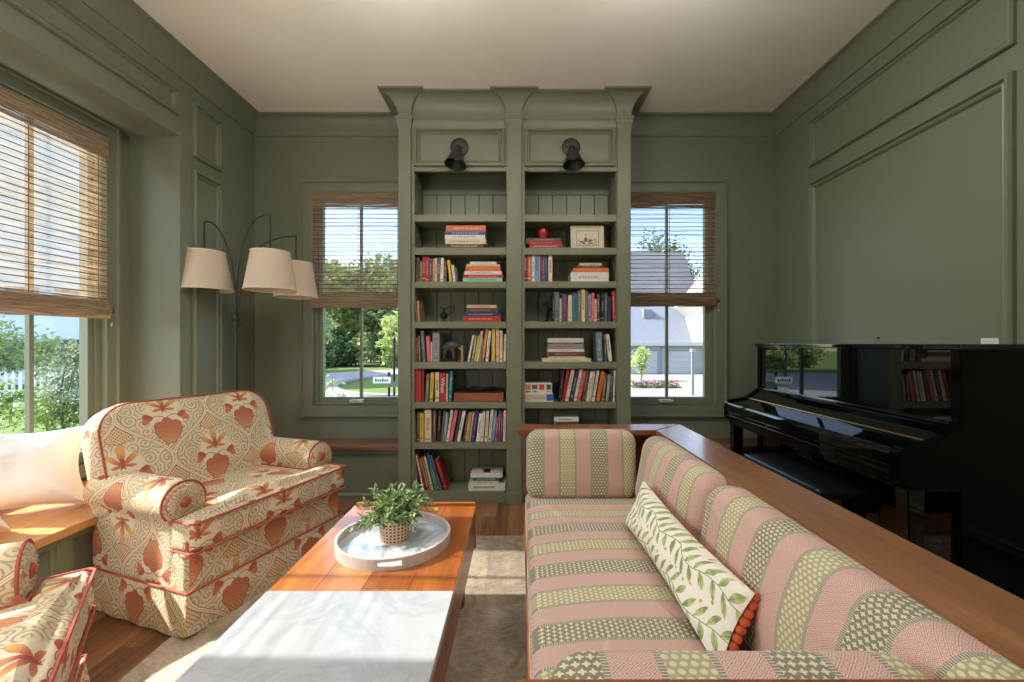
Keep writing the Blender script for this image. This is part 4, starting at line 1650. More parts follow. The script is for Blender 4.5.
# piano stool
bo2 = Vector((1.575, 2.325, 0))
st = thing('piano_bench', 'black leather-topped bench tucked under the piano keyboard', 'bench', bo2)
bm = NB()
slab(bm, rrect(.34, .67, .03, .03, 5, 0, -.335), .055, .02, .008, Matrix.Translation((0, 0, .478)), centre=(0, 0), rings=5)
obj('seat', bm, M_LEATHER, st, sharp=80)
bm = NB(); box(bm, -.155, .155, -.315, .315, .385, .45, .004)
obj('frame', bm, M_PIANO, st)
for sx in (-.135, .135):
    for sy in (-.295, .295):
        bm = NB(); tube(bm, [(sx, sy, .40), (sx, sy, .0)], [.028, .018], 4)
        obj('leg', bm, M_PIANO, st)

# ------------------------------------------------------------------ arc floor lamp
LX, LY = PX(236, 2.88), 2.88
lm = thing('arc_floor_lamp', 'dark metal floor lamp with three linen shades on arching arms in the corner', 'floor lamp', (LX, LY, 0))
def LP(px, py, d):
    return Vector((PX(px, d) - LX, d - LY, PZ(py, d)))
bm = NB(); lathe(bm, [(0, 0), (.135, 0), (.140, .006), (.138, .018), (.12, .026), (.022, .034), (.016, .06), (0, .06)], seg=40)
obj('base', bm, M_BRONZE, lm)
zc = PZ(318, LY)
bm = NB(); tube(bm, [(0, 0, .03), (0, 0, zc)], .0135, 14)
obj('pole', bm, M_BRONZE, lm)
bm = NB(); lathe(bm, [(.0, -.045), (.026, -.045), (.028, -.04), (.028, -.004), (.024, 0), (.028, .004), (.028, .05), (.024, .055), (0, .055)], (0, 0, zc - .015), 20)
obj('collar', bm, M_BRONZE, lm)
for k, (px, py, dd, drop_y, bot_y, rt, rb, ps) in enumerate((
        (204.5, 222, 2.86, 252, 290, .119, .168, .010),
        (270.5, 215, 2.80, 252, 290, .116, .158, -.002),
        (296.0, 236, 3.04, 263, 297, .108, .142, .006))):
    top = LP(px, py, dd)
    off = Vector((.010 * (k - 1), 0, 0))
    p0 = Vector((0, 0, zc)) + off
    if k == 2:
        pts = bez(p0, p0 + Vector((.03, .02, .36)), top + Vector((-.34, -.02, -.02)), top, 28)
    else:
        sx = 1 if top.x > 0 else -1
        pts = bez(p0, p0 + Vector((-.03 * sx * (1 if k == 0 else .4), 0, .42)), top + Vector((-.10 * sx if k == 0 else -.16, 0, .035 if k == 0 else .03)), top, 28)
    bm = NB(); tube(bm, pts, .0050, 8)
    a = obj('arm', bm, M_BRONZE, lm)
    zt = PZ(drop_y, dd)
    zb = PZ(bot_y, dd)
    bm = NB(); tube(bm, [top + Vector((0, 0, .004)), Vector((top.x, top.y, zt - .02))], .005, 8)
    obj('drop_stem', bm, M_BRONZE, a)
    M = Matrix.Translation((top.x, top.y, 0)) @ Matrix.Rotation(R(3 if k else -1), 4, 'Y') if False else Matrix.Translation((top.x, top.y, 0))
    bm = NB()
    lathe(bm, [(rb, zb), (rt, zt), (rt - .003, zt), (rb - .003, zb)], M=M, seg=48, close=True)
    s = obj('lamp_shade', bm, M_SHADE, lm)
    bm = NB()
    for (r_, z_) in ((rb, zb), (rt, zt)):
        if z_ == zt:
            obj('shade_trim', bm, M_WLINE, s)
            bm = NB()
        tube(bm, [(top.x + r_ * math.cos(2 * PI * q / 48), top.y + r_ * math.sin(2 * PI * q / 48), z_) for q in range(48)], .0035, 6, closed=True)
    obj('shade_trim', bm, M_WLINE, s)
    bm = NB()
    for q in range(3):
        an = 2 * PI * q / 3 + .4
        tube(bm, [(top.x, top.y, zt - .02), (top.x + (rt - .003) * math.cos(an), top.y + (rt - .003) * math.sin(an), zt - .004)], .002, 5)
    obj('spider', bm, M_BRONZE, s)
    bm = NB(); lathe(bm, [(0, zt - .02), (.018, zt - .025), (.018, zt - .07), (.030, zt - .11), (.024, zt - .14), (0, zt - .15)], M=M, seg=16)
    obj('bulb', bm, M_WPLATE, s)
# ------------------------------------------------------------------ books on the shelves
BD = 3.176                      # distance of the spines
SHELF_TOP = {2: 1.916, 3: 1.662, 4: 1.361, 5: 1.058, 6: .756, 7: .4515, 8: .083}
ORD = ['', 'first', 'second', 'third', 'fourth', 'fifth', 'sixth', 'seventh', 'eighth', 'ninth', 'tenth', 'eleventh', 'twelfth',
       'thirteenth', 'fourteenth', 'fifteenth', 'sixteenth', 'seventeenth', 'eighteenth', 'nineteenth', 'twentieth', 'twenty-first',
       'twenty-second', 'twenty-third', 'twenty-fourth', 'twenty-fifth', 'twenty-sixth', 'twenty-seventh', 'twenty-eighth']
PAL = {'red': (176, 46, 40), 'crimson': (150, 34, 46), 'dark red': (104, 34, 30), 'orange': (214, 112, 58), 'yellow': (206, 176, 66), 'cream': (216, 202, 168),
       'white': (222, 218, 210), 'tan': (182, 142, 98), 'brown': (98, 66, 48), 'black': (34, 32, 32), 'dark grey': (72, 72, 72), 'grey': (142, 142, 138),
       'olive': (116, 110, 80), 'navy': (46, 54, 100), 'blue': (58, 92, 156), 'light blue': (96, 158, 206), 'teal': (34, 116, 128), 'green': (66, 130, 92),
       'mint': (150, 206, 184), 'pink': (214, 104, 116), 'magenta': (170, 60, 108), 'purple': (92, 70, 112), 'lilac': (168, 150, 186), 'peach': (222, 178, 150),
       'slate': (92, 100, 108), 'speckled blue': (116, 136, 150)}
brnd = random.Random(21)

def standing(bay, shelf, x0, x1, top_px, col, lean_px, order, total, title=None, band=None, depth=None):
    """a book standing on a shelf: x0..x1 spine foot and top_px head in photo pixels, lean_px sideways offset of the head"""
    z0 = SHELF_TOP[shelf]
    X0, X1 = PX(x0, BD), PX(x1, BD)
    ztop = PZ(top_px, BD)
    lean = lean_px * BD / F_PX
    hz = max(.06, ztop - z0)
    w = max(.006, X1 - X0 - .0006)
    ang = math.atan2(lean, hz)
    w *= math.cos(ang)
    h = (hz - w * abs(math.sin(ang))) / math.cos(ang)
    d = depth or brnd.uniform(.14, .19)
    thick = 'slim' if w < .016 else ('thick' if w > .034 else 'medium')
    bayn = 'left' if bay == 0 else 'right'
    state = ' leaning' if abs(lean_px) > 3.0 else ' upright'
    lab = '%s %s%s book, %s from left, shelf %s of %s bay' % (thick, col, state, ORD[order], ['', 'one', 'two', 'three', 'four', 'five', 'six', 'seven', 'eight'][shelf], bayn)
    pivot = X1 if ang > 0 else X0
    t = thing('book', lab, 'book', (pivot, BD, z0 + .0008), 0, 'books standing on %s bay shelf %s' % (bayn, ORD[shelf]))
    t.rotation_euler = (0, ang, 0)
    ox = -w if ang > 0 else 0.0
    c1 = PAL[col]
    c2 = band or brnd.choice([(226, 220, 206), (214, 190, 120), (40, 38, 40), (200, 196, 188)])
    if sum(c1) > 540 and not band:
        c2 = brnd.choice([(60, 58, 60), (150, 60, 50), (60, 80, 120), (120, 110, 96)])
    if not title:
        c2 = tuple(a_ * .62 + b_ * .38 for a_, b_ in zip(c2, c1))
    bm = NB()
    e = min(.0022, w * .18)
    box(bm, ox, ox + w, 0, .0035, 0, h, .0008)
    box(bm, ox, ox + e, .0030, d, 0, h)
    box(bm, ox + w - e, ox + w, .0030, d, 0, h)
    obj('cover', bm, cmat(c1, .5), t)
    bm = NB(); box(bm, ox + e, ox + w - e, .0035, d - .004, .003, h - .003)
    obj('pages', bm, M_PAGES, t)
    bm = NB()
    if title:
        cu = bpy.data.curves.new('spine_title', 'FONT')
        cu.body = title
        cu.align_x = 'CENTER'
        cu.align_y = 'CENTER'
        cu.size = min(w * 1.15, h / (len(title) * .52))
        cu.extrude = .0003
        cu.materials.append(cmat(c2, .5))
        tmp = link(bpy.data.objects.new('spine_title', cu))
        me_ = bpy.data.meshes.new_from_object(tmp.evaluated_get(bpy.context.evaluated_depsgraph_get()))
        bpy.data.objects.remove(tmp)
        fo = bpy.data.objects.new('spine_title', me_)
        link(fo, t)
        fo.location = (ox + w / 2, -.0006, h * .56)
        fo.rotation_euler = Euler((PI / 2, PI / 2, 0), 'XYZ')
        fo.rotation_euler = (Matrix.Rotation(PI / 2, 3, 'X') @ Matrix.Rotation(-PI / 2, 3, 'Z')).to_euler()
    else:
        # lettering that cannot be read in the photo: a run of small dashes along the spine, with bands
        zz = h * brnd.uniform(.30, .42)
        ze = h * brnd.uniform(.72, .90)
        nd_ = 0
        while zz < ze:
            nd_ += 1
            l_ = min(brnd.uniform(.006, .016), h * .07)
            box(bm, ox + w * .32, ox + w * .66, -.0005, .001, zz, min(ze, zz + l_))
            zz += l_ + brnd.uniform(.003, .006)
        if nd_ == 2:
            box(bm, ox + w * .32, ox + w * .66, -.0005, .001, h * .16, h * .20)
        if brnd.random() < .6 and nd_ > 2:
            zb = h * brnd.choice((.06, .10, .14))
            box(bm, ox + w * .12, ox + w * .88, -.0005, .001, zb, zb + h * .05)
        obj('spine_lettering', bm, cmat(c2, .5), t)
    return t

def lying(bay, shelf, x0, x1, top_px, bot_px, col, pos, where, band=None, title=None, z=None, d=None, push=0.0):
    """a book lying flat, spine to the room; returns the z of its top"""
    bayn = 'left' if bay == 0 else 'right'
    X0, X1 = PX(x0, BD), PX(x1, BD)
    zt = PZ(top_px, BD)
    zb = z if z is not None else PZ(bot_px, BD)
    th = max(.006, zt - zb - .0006)
    d = d or min(.21, max(.13, (X1 - X0) * .72))
    lab = '%s book, %s of the stack %s' % (col, pos, where)
    t = thing('book', lab, 'book', ((X0 + X1) / 2, BD + push, zb + .0006), 0, 'books stacked flat on the %s bay shelves' % bayn)
    w = X1 - X0
    c1 = PAL[col]
    c2 = band or ((60, 58, 60) if sum(c1) > 500 else (228, 220, 204))
    c2 = tuple(a_ * .62 + b_ * .38 for a_, b_ in zip(c2, c1))
    e = min(.0025, th * .18)
    bm = NB()
    box(bm, -w / 2, w / 2, 0, .0035, 0, th, .0008)
    box(bm, -w / 2, w / 2, .003, d, 0, e)
    box(bm, -w / 2, w / 2, .003, d, th - e, th)
    obj('cover', bm, cmat(c1, .5), t)
    bm = NB(); box(bm, -w / 2 + .003, w / 2 - .003, .0035, d - .004, e, th - e)
    obj('pages', bm, M_PAGES, t)
    bm = NB()
    xx = -w * brnd.uniform(.38, .28)
    xe = w * brnd.uniform(.2, .40)
    while xx < xe:
        l_ = min(brnd.uniform(.006, .016), w * .10)
        box(bm, xx, min(xe, xx + l_), -.0005, .001, th * .34, th * .62)
        xx += l_ + brnd.uniform(.004, .007)
    obj('spine_lettering', bm, cmat(c2, .5), t)
    return zb + .0006 + th

def row(bay, shelf, crop_x, scale, crop_y, items):
    """items: (x0, x1, ytop, colour, xtop_shift[, band]) in the magnified crop's pixels"""
    for k, it in enumerate(items):
        x0, x1, yt, col, dx = it[:5]
        band = it[5] if len(it) > 5 else None
        title = it[6] if len(it) > 6 else None
        standing(bay, shelf, crop_x + x0 / scale, crop_x + x1 / scale, crop_y + yt / scale, col, dx / scale, k + 1, len(items), title, band)

def stack(bay, shelf, where, crop_x, scale, crop_y, items):
    """items from the bottom up: (x0, x1, ytop, colour[, band])"""
    z = SHELF_TOP[shelf]
    n = len(items)
    for k, it in enumerate(items):
        x0, x1, yt, col = it[:4]
        pos = 'lowest' if k == 0 else ('topmost' if k == n - 1 else ['', 'second from bottom', 'third from bottom', 'fourth from bottom', 'fifth from bottom', 'sixth from bottom'][k])
        z = lying(bay, shelf, crop_x + x0 / scale, crop_x + x1 / scale, crop_y + yt / scale, None, col, pos, where, it[4] if len(it) > 4 else None, z=z)
    return z

# left bay
stack(0, 2, 'on the second shelf down, left bay', 405, 9.09, 215, [
    (375, 715, 264, 'brown'), (365, 737, 216, 'cream', (90, 120, 170)), (362, 727, 181, 'white', (120, 60, 40)), (362, 732, 146, 'blue'), (370, 732, 94, 'orange')])
row(0, 3, 405, 9.09, 215, [
    (100, 128, 388, 'brown', 6), (130, 153, 420, 'olive', 6), (155, 184, 372, 'crimson', 4), (186, 218, 380, 'red', 0), (220, 245, 392, 'purple', 0), (248, 267, 396, 'tan', 3),
    (269, 289, 390, 'peach', 3), (291, 315, 388, 'slate', 5), (318, 347, 388, 'white', 6), (351, 379, 426, 'brown', 0), (405, 429, 408, 'yellow', -24), (436, 460, 455, 'white', -16)])
stack(0, 3, 'on the third shelf down, left bay', 405, 9.09, 215, [
    (527, 885, 571, 'mint'), (527, 893, 541, 'red'), (537, 880, 510, 'white', (150, 60, 50)), (552, 865, 466, 'orange', (226, 150, 110)), (560, 863, 448, 'cream'), (592, 830, 424, 'white')])
row(0, 4, 405, 8.53, 285, [(93, 104, 92, 'olive', -9), (109, 126, 135, 'tan', -8)])
stack(0, 4, 'on the fourth shelf down, left bay', 405, 8.53, 285, [
    (497, 818, 265, 'red', (230, 200, 160)), (500, 825, 235, 'navy', (220, 216, 210)), (525, 792, 196, 'dark grey', (206, 130, 90)), (528, 780, 170, 'peach')])
row(0, 5, 405, 8.53, 285, [
    (80, 94, 445, 'tan', 0), (96, 114, 450, 'dark red', 0), (118, 134, 430, 'olive', -6), (150, 178, 392, 'slate', -18), (190, 221, 434, 'pink', -12), (223, 233, 486, 'white', -3), (236, 293, 410, 'grey', 0, (96, 96, 96)),
    (479, 493, 516, 'tan', 0), (531, 549, 427, 'white', 44), (563, 581, 438, 'grey', 34), (586, 604, 432, 'yellow', 34), (606, 626, 392, 'cream', 42), (630, 646, 460, 'grey', 26), (650, 672, 368, 'orange', 40),
    (684, 708, 390, 'white', 28), (738, 768, 368, 'yellow', 2), (776, 802, 370, 'peach', 0, (150, 96, 84)), (806, 833, 388, 'cream', 0), (838, 860, 420, 'white', 8, (150, 40, 40))])
row(0, 6, 405, 8.03, 360, [
    (68, 80, 84, 'dark red', 0), (82, 129, 78, 'red', 0, (120, 20, 24)), (131, 150, 78, 'crimson', 2), (160, 186, 110, 'olive', 12, (206, 200, 180)), (195, 222, 100, 'yellow', 12), (243, 274, 100, 'cream', 0),
    (280, 322, 104, 'red', 2, (236, 226, 216), 'Wines'), (326, 342, 110, 'peach', 4), (347, 372, 92, 'teal', 12, (220, 228, 226))])
row(0, 7, 405, 8.03, 360, [
    (70, 92, 415, 'olive', -8), (97, 114, 420, 'brown', 0), (117, 150, 425, 'yellow', 0, (150, 50, 40)), (157, 212, 400, 'cream', 0, (184, 60, 50)), (220, 248, 405, 'brown', 4), (256, 282, 405, 'black', 10),
    (258 + 26, 300, 404, 'slate', 26, (206, 60, 120)), (303, 326, 420, 'grey', 24), (328, 348, 398, 'white', 40), (350, 378, 402, 'pink', 48, (200, 60, 80)), (394, 410, 405, 'dark grey', 44), (413, 440, 405, 'white', 50),
    (462, 476, 430, 'brown', 36), (480, 508, 420, 'tan', 32), (511, 524, 418, 'peach', 34), (527, 552, 408, 'navy', 40), (568, 602, 428, 'white', 28, (170, 60, 60)), (605, 628, 412, 'white', 18),
    (636, 660, 408, 'cream', 16), (664, 688, 396, 'cream', 26), (691, 712, 400, 'light blue', 28), (717, 738, 455, 'magenta', 16), (744, 760, 404, 'slate', 12), (765, 780, 420, 'crimson', 6), (786, 806, 404, 'white', 6, (96, 110, 170))])
row(0, 8, 405, 8.53, 440, [
    (80, 108, 160, 'tan', -16), (150, 165, 130, 'white', -62), (168, 184, 112, 'dark red', -72), (190, 206, 160, 'orange', -68), (212, 224, 150, 'grey', -70), (228, 244, 140, 'cream', -70),
    (256, 280, 232, 'green', -50), (284, 300, 112, 'blue', -100), (304, 322, 130, 'slate', -96), (338, 366, 165, 'crimson', -84, (226, 180, 90))])
ZS = stack(0, 8, 'on the lowest shelf, left bay', 405, 8.53, 440, [
    (540, 855, 374, 'white'), (560, 800, 350, 'cream'), (575, 808, 322, 'teal'), (558, 830, 290, 'white', (170, 170, 176))])
# right bay
ZV = stack(1, 2, 'on the second shelf down, right bay', 517, 9.09, 215, [
    (112, 410, 264, 'red'), (85, 408, 240, 'crimson', (230, 200, 190)), (85, 395, 210, 'brown', (206, 200, 186))])
row(1, 3, 517, 9.09, 215, [
    (62, 96, 358, 'crimson', 0), (99, 129, 358, 'orange', 0), (134, 162, 362, 'white', 0, (50, 70, 140)), (164, 194, 362, 'light blue', 0, (30, 60, 120)), (197, 210, 372, 'peach', 0), (212, 227, 362, 'dark red', 0),
    (229, 252, 360, 'purple', 0), (255, 275, 365, 'navy', 0), (284, 322, 358, 'cream', 0)])
stack(1, 3, 'on the third shelf down, right bay', 517, 9.09, 215, [
    (490, 835, 520, 'white', (150, 140, 150)), (512, 835, 480, 'orange', (230, 150, 110)), (545, 800, 459, 'dark red'), (565, 768, 437, 'cream')])
row(1, 4, 517, 8.03, 280, [
    (286, 300, 110, 'black', 0), (302, 340, 95, 'slate', 0, (170, 170, 176)), (343, 358, 150, 'white', 0), (361, 402, 118, 'purple', 0, (196, 60, 60)), (406, 424, 124, 'cream', 4), (426, 444, 124, 'cream', 0),
    (448, 484, 108, 'teal', 0, (40, 44, 44)), (487, 514, 88, 'olive', 0), (518, 548, 72, 'cream', 0), (552, 570, 86, 'olive', 0), (573, 596, 118, 'lilac', 0), (599, 622, 104, 'pink', 0),
    (624, 640, 155, 'cream', 0), (643, 664, 116, 'dark grey', 0), (668, 702, 118, 'black', 4, (200, 200, 170)), (705, 724, 108, 'slate', 0), (727, 757, 134, 'navy', 0), (770, 794, 94, 'red', -8)])
stack(1, 5, 'on the fifth shelf down, right bay', 517, 8.03, 280, [
    (203, 595, 630, 'cream'), (250, 550, 615, 'cream', (180, 140, 90)), (250, 545, 578, 'brown', (196, 176, 150)), (245, 540, 556, 'white', (190, 70, 70)), (250, 535, 514, 'grey', (196, 56, 56)), (258, 525, 502, 'dark grey'), (248, 535, 468, 'white', (150, 160, 176))])  # dark grey slab stands in for the dark gap under the topmost book
row(1, 5, 517, 8.03, 280, [(644, 690, 418, 'speckled blue', -10), (700, 728, 470, 'dark grey', -6), (738, 768, 436, 'white', -28)])
row(1, 6, 517, 9.31, 360, [
    (385, 412, 92, 'black', 32), (414, 440, 84, 'red', 52, (40, 34, 36)), (444, 478, 88, 'cream', 62, (206, 60, 50)), (484, 514, 98, 'navy', 64, (220, 220, 226)), (524, 552, 82, 'cream', 62), (556, 588, 96, 'pink', 58, (60, 110, 120)),
    (602, 634, 88, 'brown', 42, (214, 150, 90)), (640, 664, 104, 'white', 44), (666, 688, 100, 'cream', 44), (696, 720, 96, 'white', 50, (50, 50, 54)), (736, 770, 108, 'orange', 50, (206, 70, 50)), (786, 812, 140, 'olive', 26),
    (824, 852, 134, 'grey', 24), (860, 882, 116, 'dark grey', 14), (892, 908, 96, 'white', 10)])
stack(1, 7, 'just above the sofa ledge, right bay', 517, 9.31, 360, [
    (352, 575, 700, 'dark grey'), (355, 572, 640, 'olive'), (356, 572, 574, 'brown', (220, 180, 80)), (350, 575, 534, 'white')])

# photograph on the topmost book of the lowest stack, left bay: black picture on the cover
bm = NB(); box(bm, -.026, .026, -.05, .05, 0, .0006)
# (the picture is part of that book's front cover)
_bk = [o for o in COL.objects if o.get('label', '').startswith('white book, topmost of the stack on the lowest')][0]
_p = obj('cover_picture', bm, cmat((24, 24, 26), .4), _bk)
_p.location = (0.0, .085, ZS - _bk.location.z)

# ------------------------------------------------------------------ ornaments
def at(px, shelf, dy=0.05):
    return (PX(px, BD), BD + dy, SHELF_TOP[shelf])
# red apple-shaped vase on the books
cx = PX(517 + 238 / 9.09, BD + .07)
v = thing('red_vase', 'round glossy red vase standing on a stack of books in the right bay', 'vase', (cx, BD + .075, ZV + .0008))
bm = NB(); lathe(bm, [(0, 0), (.026, 0), (.035, .010), (.039, .036), (.040, .060), (.037, .078), (.029, .086), (.016, .086), (.010, .080), (0, .078)], seg=32)
obj('body', bm, mat('red_glaze', (168, 34, 40), .2)[0], v)
bm = NB(); lathe(bm, [(.012, .082), (.014, .092), (.010, .094), (.008, .084)], seg=20, close=True)
obj('lip', bm, cmat((120, 22, 28), .3), v)
# framed drawing
x0, x1 = PX(517 + 492 / 9.09, BD), PX(517 + 798 / 9.09, BD)
zt = PZ(215 + 86 / 9.09, BD)
z0 = SHELF_TOP[2]
pf = thing('picture_frame', 'cream framed ink drawing propped on the second shelf of the right bay', 'picture', ((x0 + x1) / 2, BD + .02, z0 + .001))
pf.rotation_euler = (R(-6), 0, 0)
W, H = x1 - x0, (zt - z0) * 1.005
bm = NB()
frame_sweep(bm, (0, 0, 0), Xv, Zv, (0, -1, 0), -W / 2, W / 2, 0, H, [(0, -.012), (0, .004), (.004, .008), (.016, .008), (.020, .002)])
obj('frame', bm, cmat((206, 196, 168), .5), pf)
bm = NB(); box(bm, -W / 2 + .01, W / 2 - .01, -.002, .010, .01, H - .01)
obj('mount', bm, cmat((214, 206, 180), .8), pf)
bm = NB()
frame_sweep(bm, (0, -.0022, 0), Xv, Zv, (0, -1, 0), -W * .34, W * .34, H * .13, H * .78, [(0, 0), (0, .001), (.003, .001), (.003, 0)])
obj('ruled_border', bm, cmat((40, 40, 38), .6), pf)
bm = NB()
def st_(x, z, a, b): box(bm, x * W, (x + a) * W, -.0030, -.001, z * H, (z + b) * H)
rp = random.Random(3)
for k in range(34):
    st_(-.30 + .58 * rp.random(), .20 + .16 * rp.random(), rp.uniform(.01, .07), rp.uniform(.008, .05))
st_(-.06, .28, .02, .38); st_(-.10, .30, .10, .16); st_(.02, .30, .10, .10); st_(-.22, .26, .10, .08); st_(-.30, .19, .60, .012)
obj('ink_drawing', bm, cmat((112, 112, 104), .8), pf)
M_PEWTER = plain('dark_pewter', (70, 70, 68), .3, metal=.8)
# silvered ewer on a wooden foot
ex, ey, ez = at(405 + 318 / 8.53, 4, .06)
ew = thing('ewer', 'small dark metal ewer with a looped handle on the fourth shelf, left bay', 'pitcher', (ex, ey, ez + .0006))
ew.scale = (.82, .82, .82)
bm = NB(); lathe(bm, [(0, 0), (.030, 0), (.032, .008), (.022, .016), (.012, .028), (0, .028)], seg=24)
obj('foot', bm, cmat((110, 60, 34), .35), ew)
bm = NB(); lathe(bm, [(.012, .026), (.036, .044), (.040, .058), (.030, .076), (.014, .092), (.011, .108), (.020, .132), (.017, .131), (.008, .108), (0, .10)], seg=28)
tube(bm, [(-.014, 0, .124), (-.030, 0, .136), (-.036, 0, .132)], [.008, .006, .003], 8)
obj('body', bm, M_PEWTER, ew)
bm = NB(); tube(bm, bez((.014, 0, .116), (.06, 0, .165), (.11, 0, .16), (.098, 0, .118), 12) + bez((.098, 0, .118), (.085, 0, .09), (.06, 0, .075), (.036, 0, .06), 10)[1:], .0045, 8)
obj('handle', bm, M_PEWTER, ew)
# elephant figure
ex, ey, ez = at(405 + 372 / 8.53, 5, .06)
el = thing('elephant_figurine', 'dark metal elephant with raised trunk on a flat base, fifth shelf left bay', 'figurine', (ex, ey, ez + .0006))
bm = NB(); box(bm, -.070, .056, -.030, .030, 0, .010, .003)
obj('base', bm, M_BLACK, el)
J = {'hip': ((-.034, 0, .118), .034), 'mid': ((-.006, 0, .126), .037), 'sh': ((.024, 0, .122), .032), 'hd': ((.056, 0, .124), .024),
     't1': ((.078, 0, .112), .012), 't2': ((.096, 0, .094), .008), 't3': ((.108, 0, .084), .007), 't4': ((.120, 0, .098), .006), 't5': ((.118, 0, .128), .005),
     'b1': ((-.040, .018, .070), .015), 'b1f': ((-.040, .018, .010), .013), 'b2': ((-.036, -.018, .070), .015), 'b2f': ((-.046, -.018, .010), .013),
     'f1': ((.026, .018, .070), .014), 'f1f': ((.022, .018, .010), .012), 'f2': ((.028, -.018, .070), .014), 'f2f': ((.034, -.018, .010), .012), 'tl': ((-.068, 0, .100), .004), 'tl2': ((-.072, 0, .070), .003)}
bd_ = skin_obj('body', J, [('hip', 'mid'), ('mid', 'sh'), ('sh', 'hd'), ('hd', 't1'), ('t1', 't2'), ('t2', 't3'), ('t3', 't4'), ('t4', 't5'),
                           ('hip', 'b1'), ('b1', 'b1f'), ('hip', 'b2'), ('b2', 'b2f'), ('sh', 'f1'), ('f1', 'f1f'), ('sh', 'f2'), ('f2', 'f2f'), ('hip', 'tl'), ('tl', 'tl2')], cmat((74, 70, 66), .45), el)
for s in (-1, 1):
    bm = NB()
    slab(bm, [(-.018, -.026), (.004, -.030), (.016, -.006), (.012, .016), (-.010, .020), (-.022, .0)], .006, .003, .002,
         Matrix.Translation((.040, s * .028, .124)) @ Matrix.Rotation(s * R(18), 4, 'Z') @ Matrix(((1, 0, 0, 0), (0, 0, s, 0), (0, 1, 0, 0), (0, 0, 0, 1))), rings=3, arc=2)
    obj('ear', bm, cmat((74, 70, 66), .45), el)
    bm = NB(); tube(bm, [(.070, s * .014, .106), (.088, s * .018, .092), (.102, s * .016, .094)], [.004, .003, .001], 6)
    obj('tusk', bm, cmat((206, 200, 186), .4), el)
# dark animal figure in the right bay
ex, ey, ez = at(517 + 238 / 8.03, 4, .06)
an = thing('animal_figurine', 'small black figurine beside the row of books, fourth shelf right bay', 'figurine', (ex, ey, ez + .0006))
J = {'bd': ((0, 0, .070), .024), 'ch': ((.006, 0, .100), .022), 'nk': ((.0, 0, .124), .014), 'hd': ((-.012, 0, .140), .018), 'mz': ((-.032, 0, .132), .009),
     'l1': ((.012, .012, .036), .008), 'l1f': ((-.004, .014, .006), .007), 'l2': ((.016, -.012, .036), .008), 'l2f': ((.0, -.014, .006), .007),
     'tl': ((.030, 0, .090), .008), 'tl2': ((.046, 0, .112), .006), 'e1': ((-.006, .010, .162), .004), 'e2': ((-.006, -.010, .162), .004)}
skin_obj('body', J, [('bd', 'ch'), ('ch', 'nk'), ('nk', 'hd'), ('hd', 'mz'), ('bd', 'l1'), ('l1', 'l1f'), ('bd', 'l2'), ('l2', 'l2f'), ('bd', 'tl'), ('tl', 'tl2'), ('hd', 'e1'), ('hd', 'e2')], M_BLACK, an)
bm = NB(); lathe(bm, [(0, 0), (.030, 0), (.032, .004), (.028, .008), (0, .008)], (0, 0, 0), 24)
obj('base', bm, M_BLACK, an)
# record player
x0, x1 = PX(405 + 392 / 8.03, BD), PX(405 + 792 / 8.03, BD)
rz0 = SHELF_TOP[6]
rpz = PZ(360 + 268 / 8.03, BD) - rz0 + .002
rp_ = thing('record_player', 'brown wooden record player with black platter on the sixth shelf, left bay', 'record player', ((x0 + x1) / 2, BD + .11, rz0 + .0006))
W = x1 - x0
bm = NB(); box(bm, -W / 2, W / 2, -.108, .112, 0, rpz, .004)
obj('case', bm, M_TRACK, rp_)
bm = NB(); box(bm, -W / 2 + .006, W / 2 - .006, -.100, .106, rpz, rpz + .012, .002)
obj('deck', bm, M_BLACK, rp_)
bm = NB(); lathe(bm, [(0, 0), (.098, 0), (.100, .004), (.100, .014), (.096, .018), (.030, .018), (.028, .020), (0, .020)], (.028, .0, rpz + .018), 48)
obj('platter', bm, cmat((26, 26, 28), .3), rp_)
bm = NB(); lathe(bm, [(0, .0), (.034, .0), (.034, .0008), (0, .0008)], (.028, 0, rpz + .0382), 24)
tube(bm, [(.028, 0, rpz + .012), (.028, 0, rpz + .050)], .002, 6)
obj('record_label', bm, cmat((170, 170, 168), .4), rp_)
bm = NB(); lathe(bm, [(0, 0), (.014, 0), (.014, .026), (0, .026)], (-W / 2 + .036, .075, rpz + .012), 14)
tube(bm, [(-W / 2 + .036, .085, rpz + .034), (-W / 2 + .036, -.02, rpz + .040), (-W / 2 + .060, -.075, rpz + .034)], .003, 6)
obj('tonearm', bm, M_STEEL, rp_)
# two boxed games
def gbox(label, px0, px1, top_px, z, col, icons, dd):
    x0, x1 = PX(px0, BD), PX(px1, BD)
    zt = PZ(top_px, BD)
    t = thing('game_box', label, 'game box', ((x0 + x1) / 2, BD - .004, z + .0006), 0, 'boxed games')
    w, h = x1 - x0, zt - z - .001
    bm = NB(); box(bm, -w / 2 + .001, w / 2 - .001, .001, dd - .001, 0, h * .45, .001)
    obj('tray', bm, cmat((226, 220, 204), .6), t)
    bm = NB(); box(bm, -w / 2, w / 2, 0, dd, h * .12, h, .001)
    obj('lid', bm, cmat(col, .5), t)
    for (a, b, c, d, cc) in icons:
        bm = NB(); box(bm, -w / 2 + a * w, -w / 2 + b * w, -.0006, .001, h * c, h * d)
        obj('printed_patch', bm, cmat(cc, .5), t)
    return z + .0006 + h
zz = gbox('white game box with a blue end, lower of two on the right bay', 517 + 66 / 9.31, 517 + 342 / 9.31, 360 + 316 / 9.31, SHELF_TOP[6], (198, 190, 168),
          [(.76, .995, .14, .98, (40, 96, 186)), (.06, .20, .25, .85, (214, 168, 96)), (.26, .70, .45, .56, (150, 140, 126))], .20)
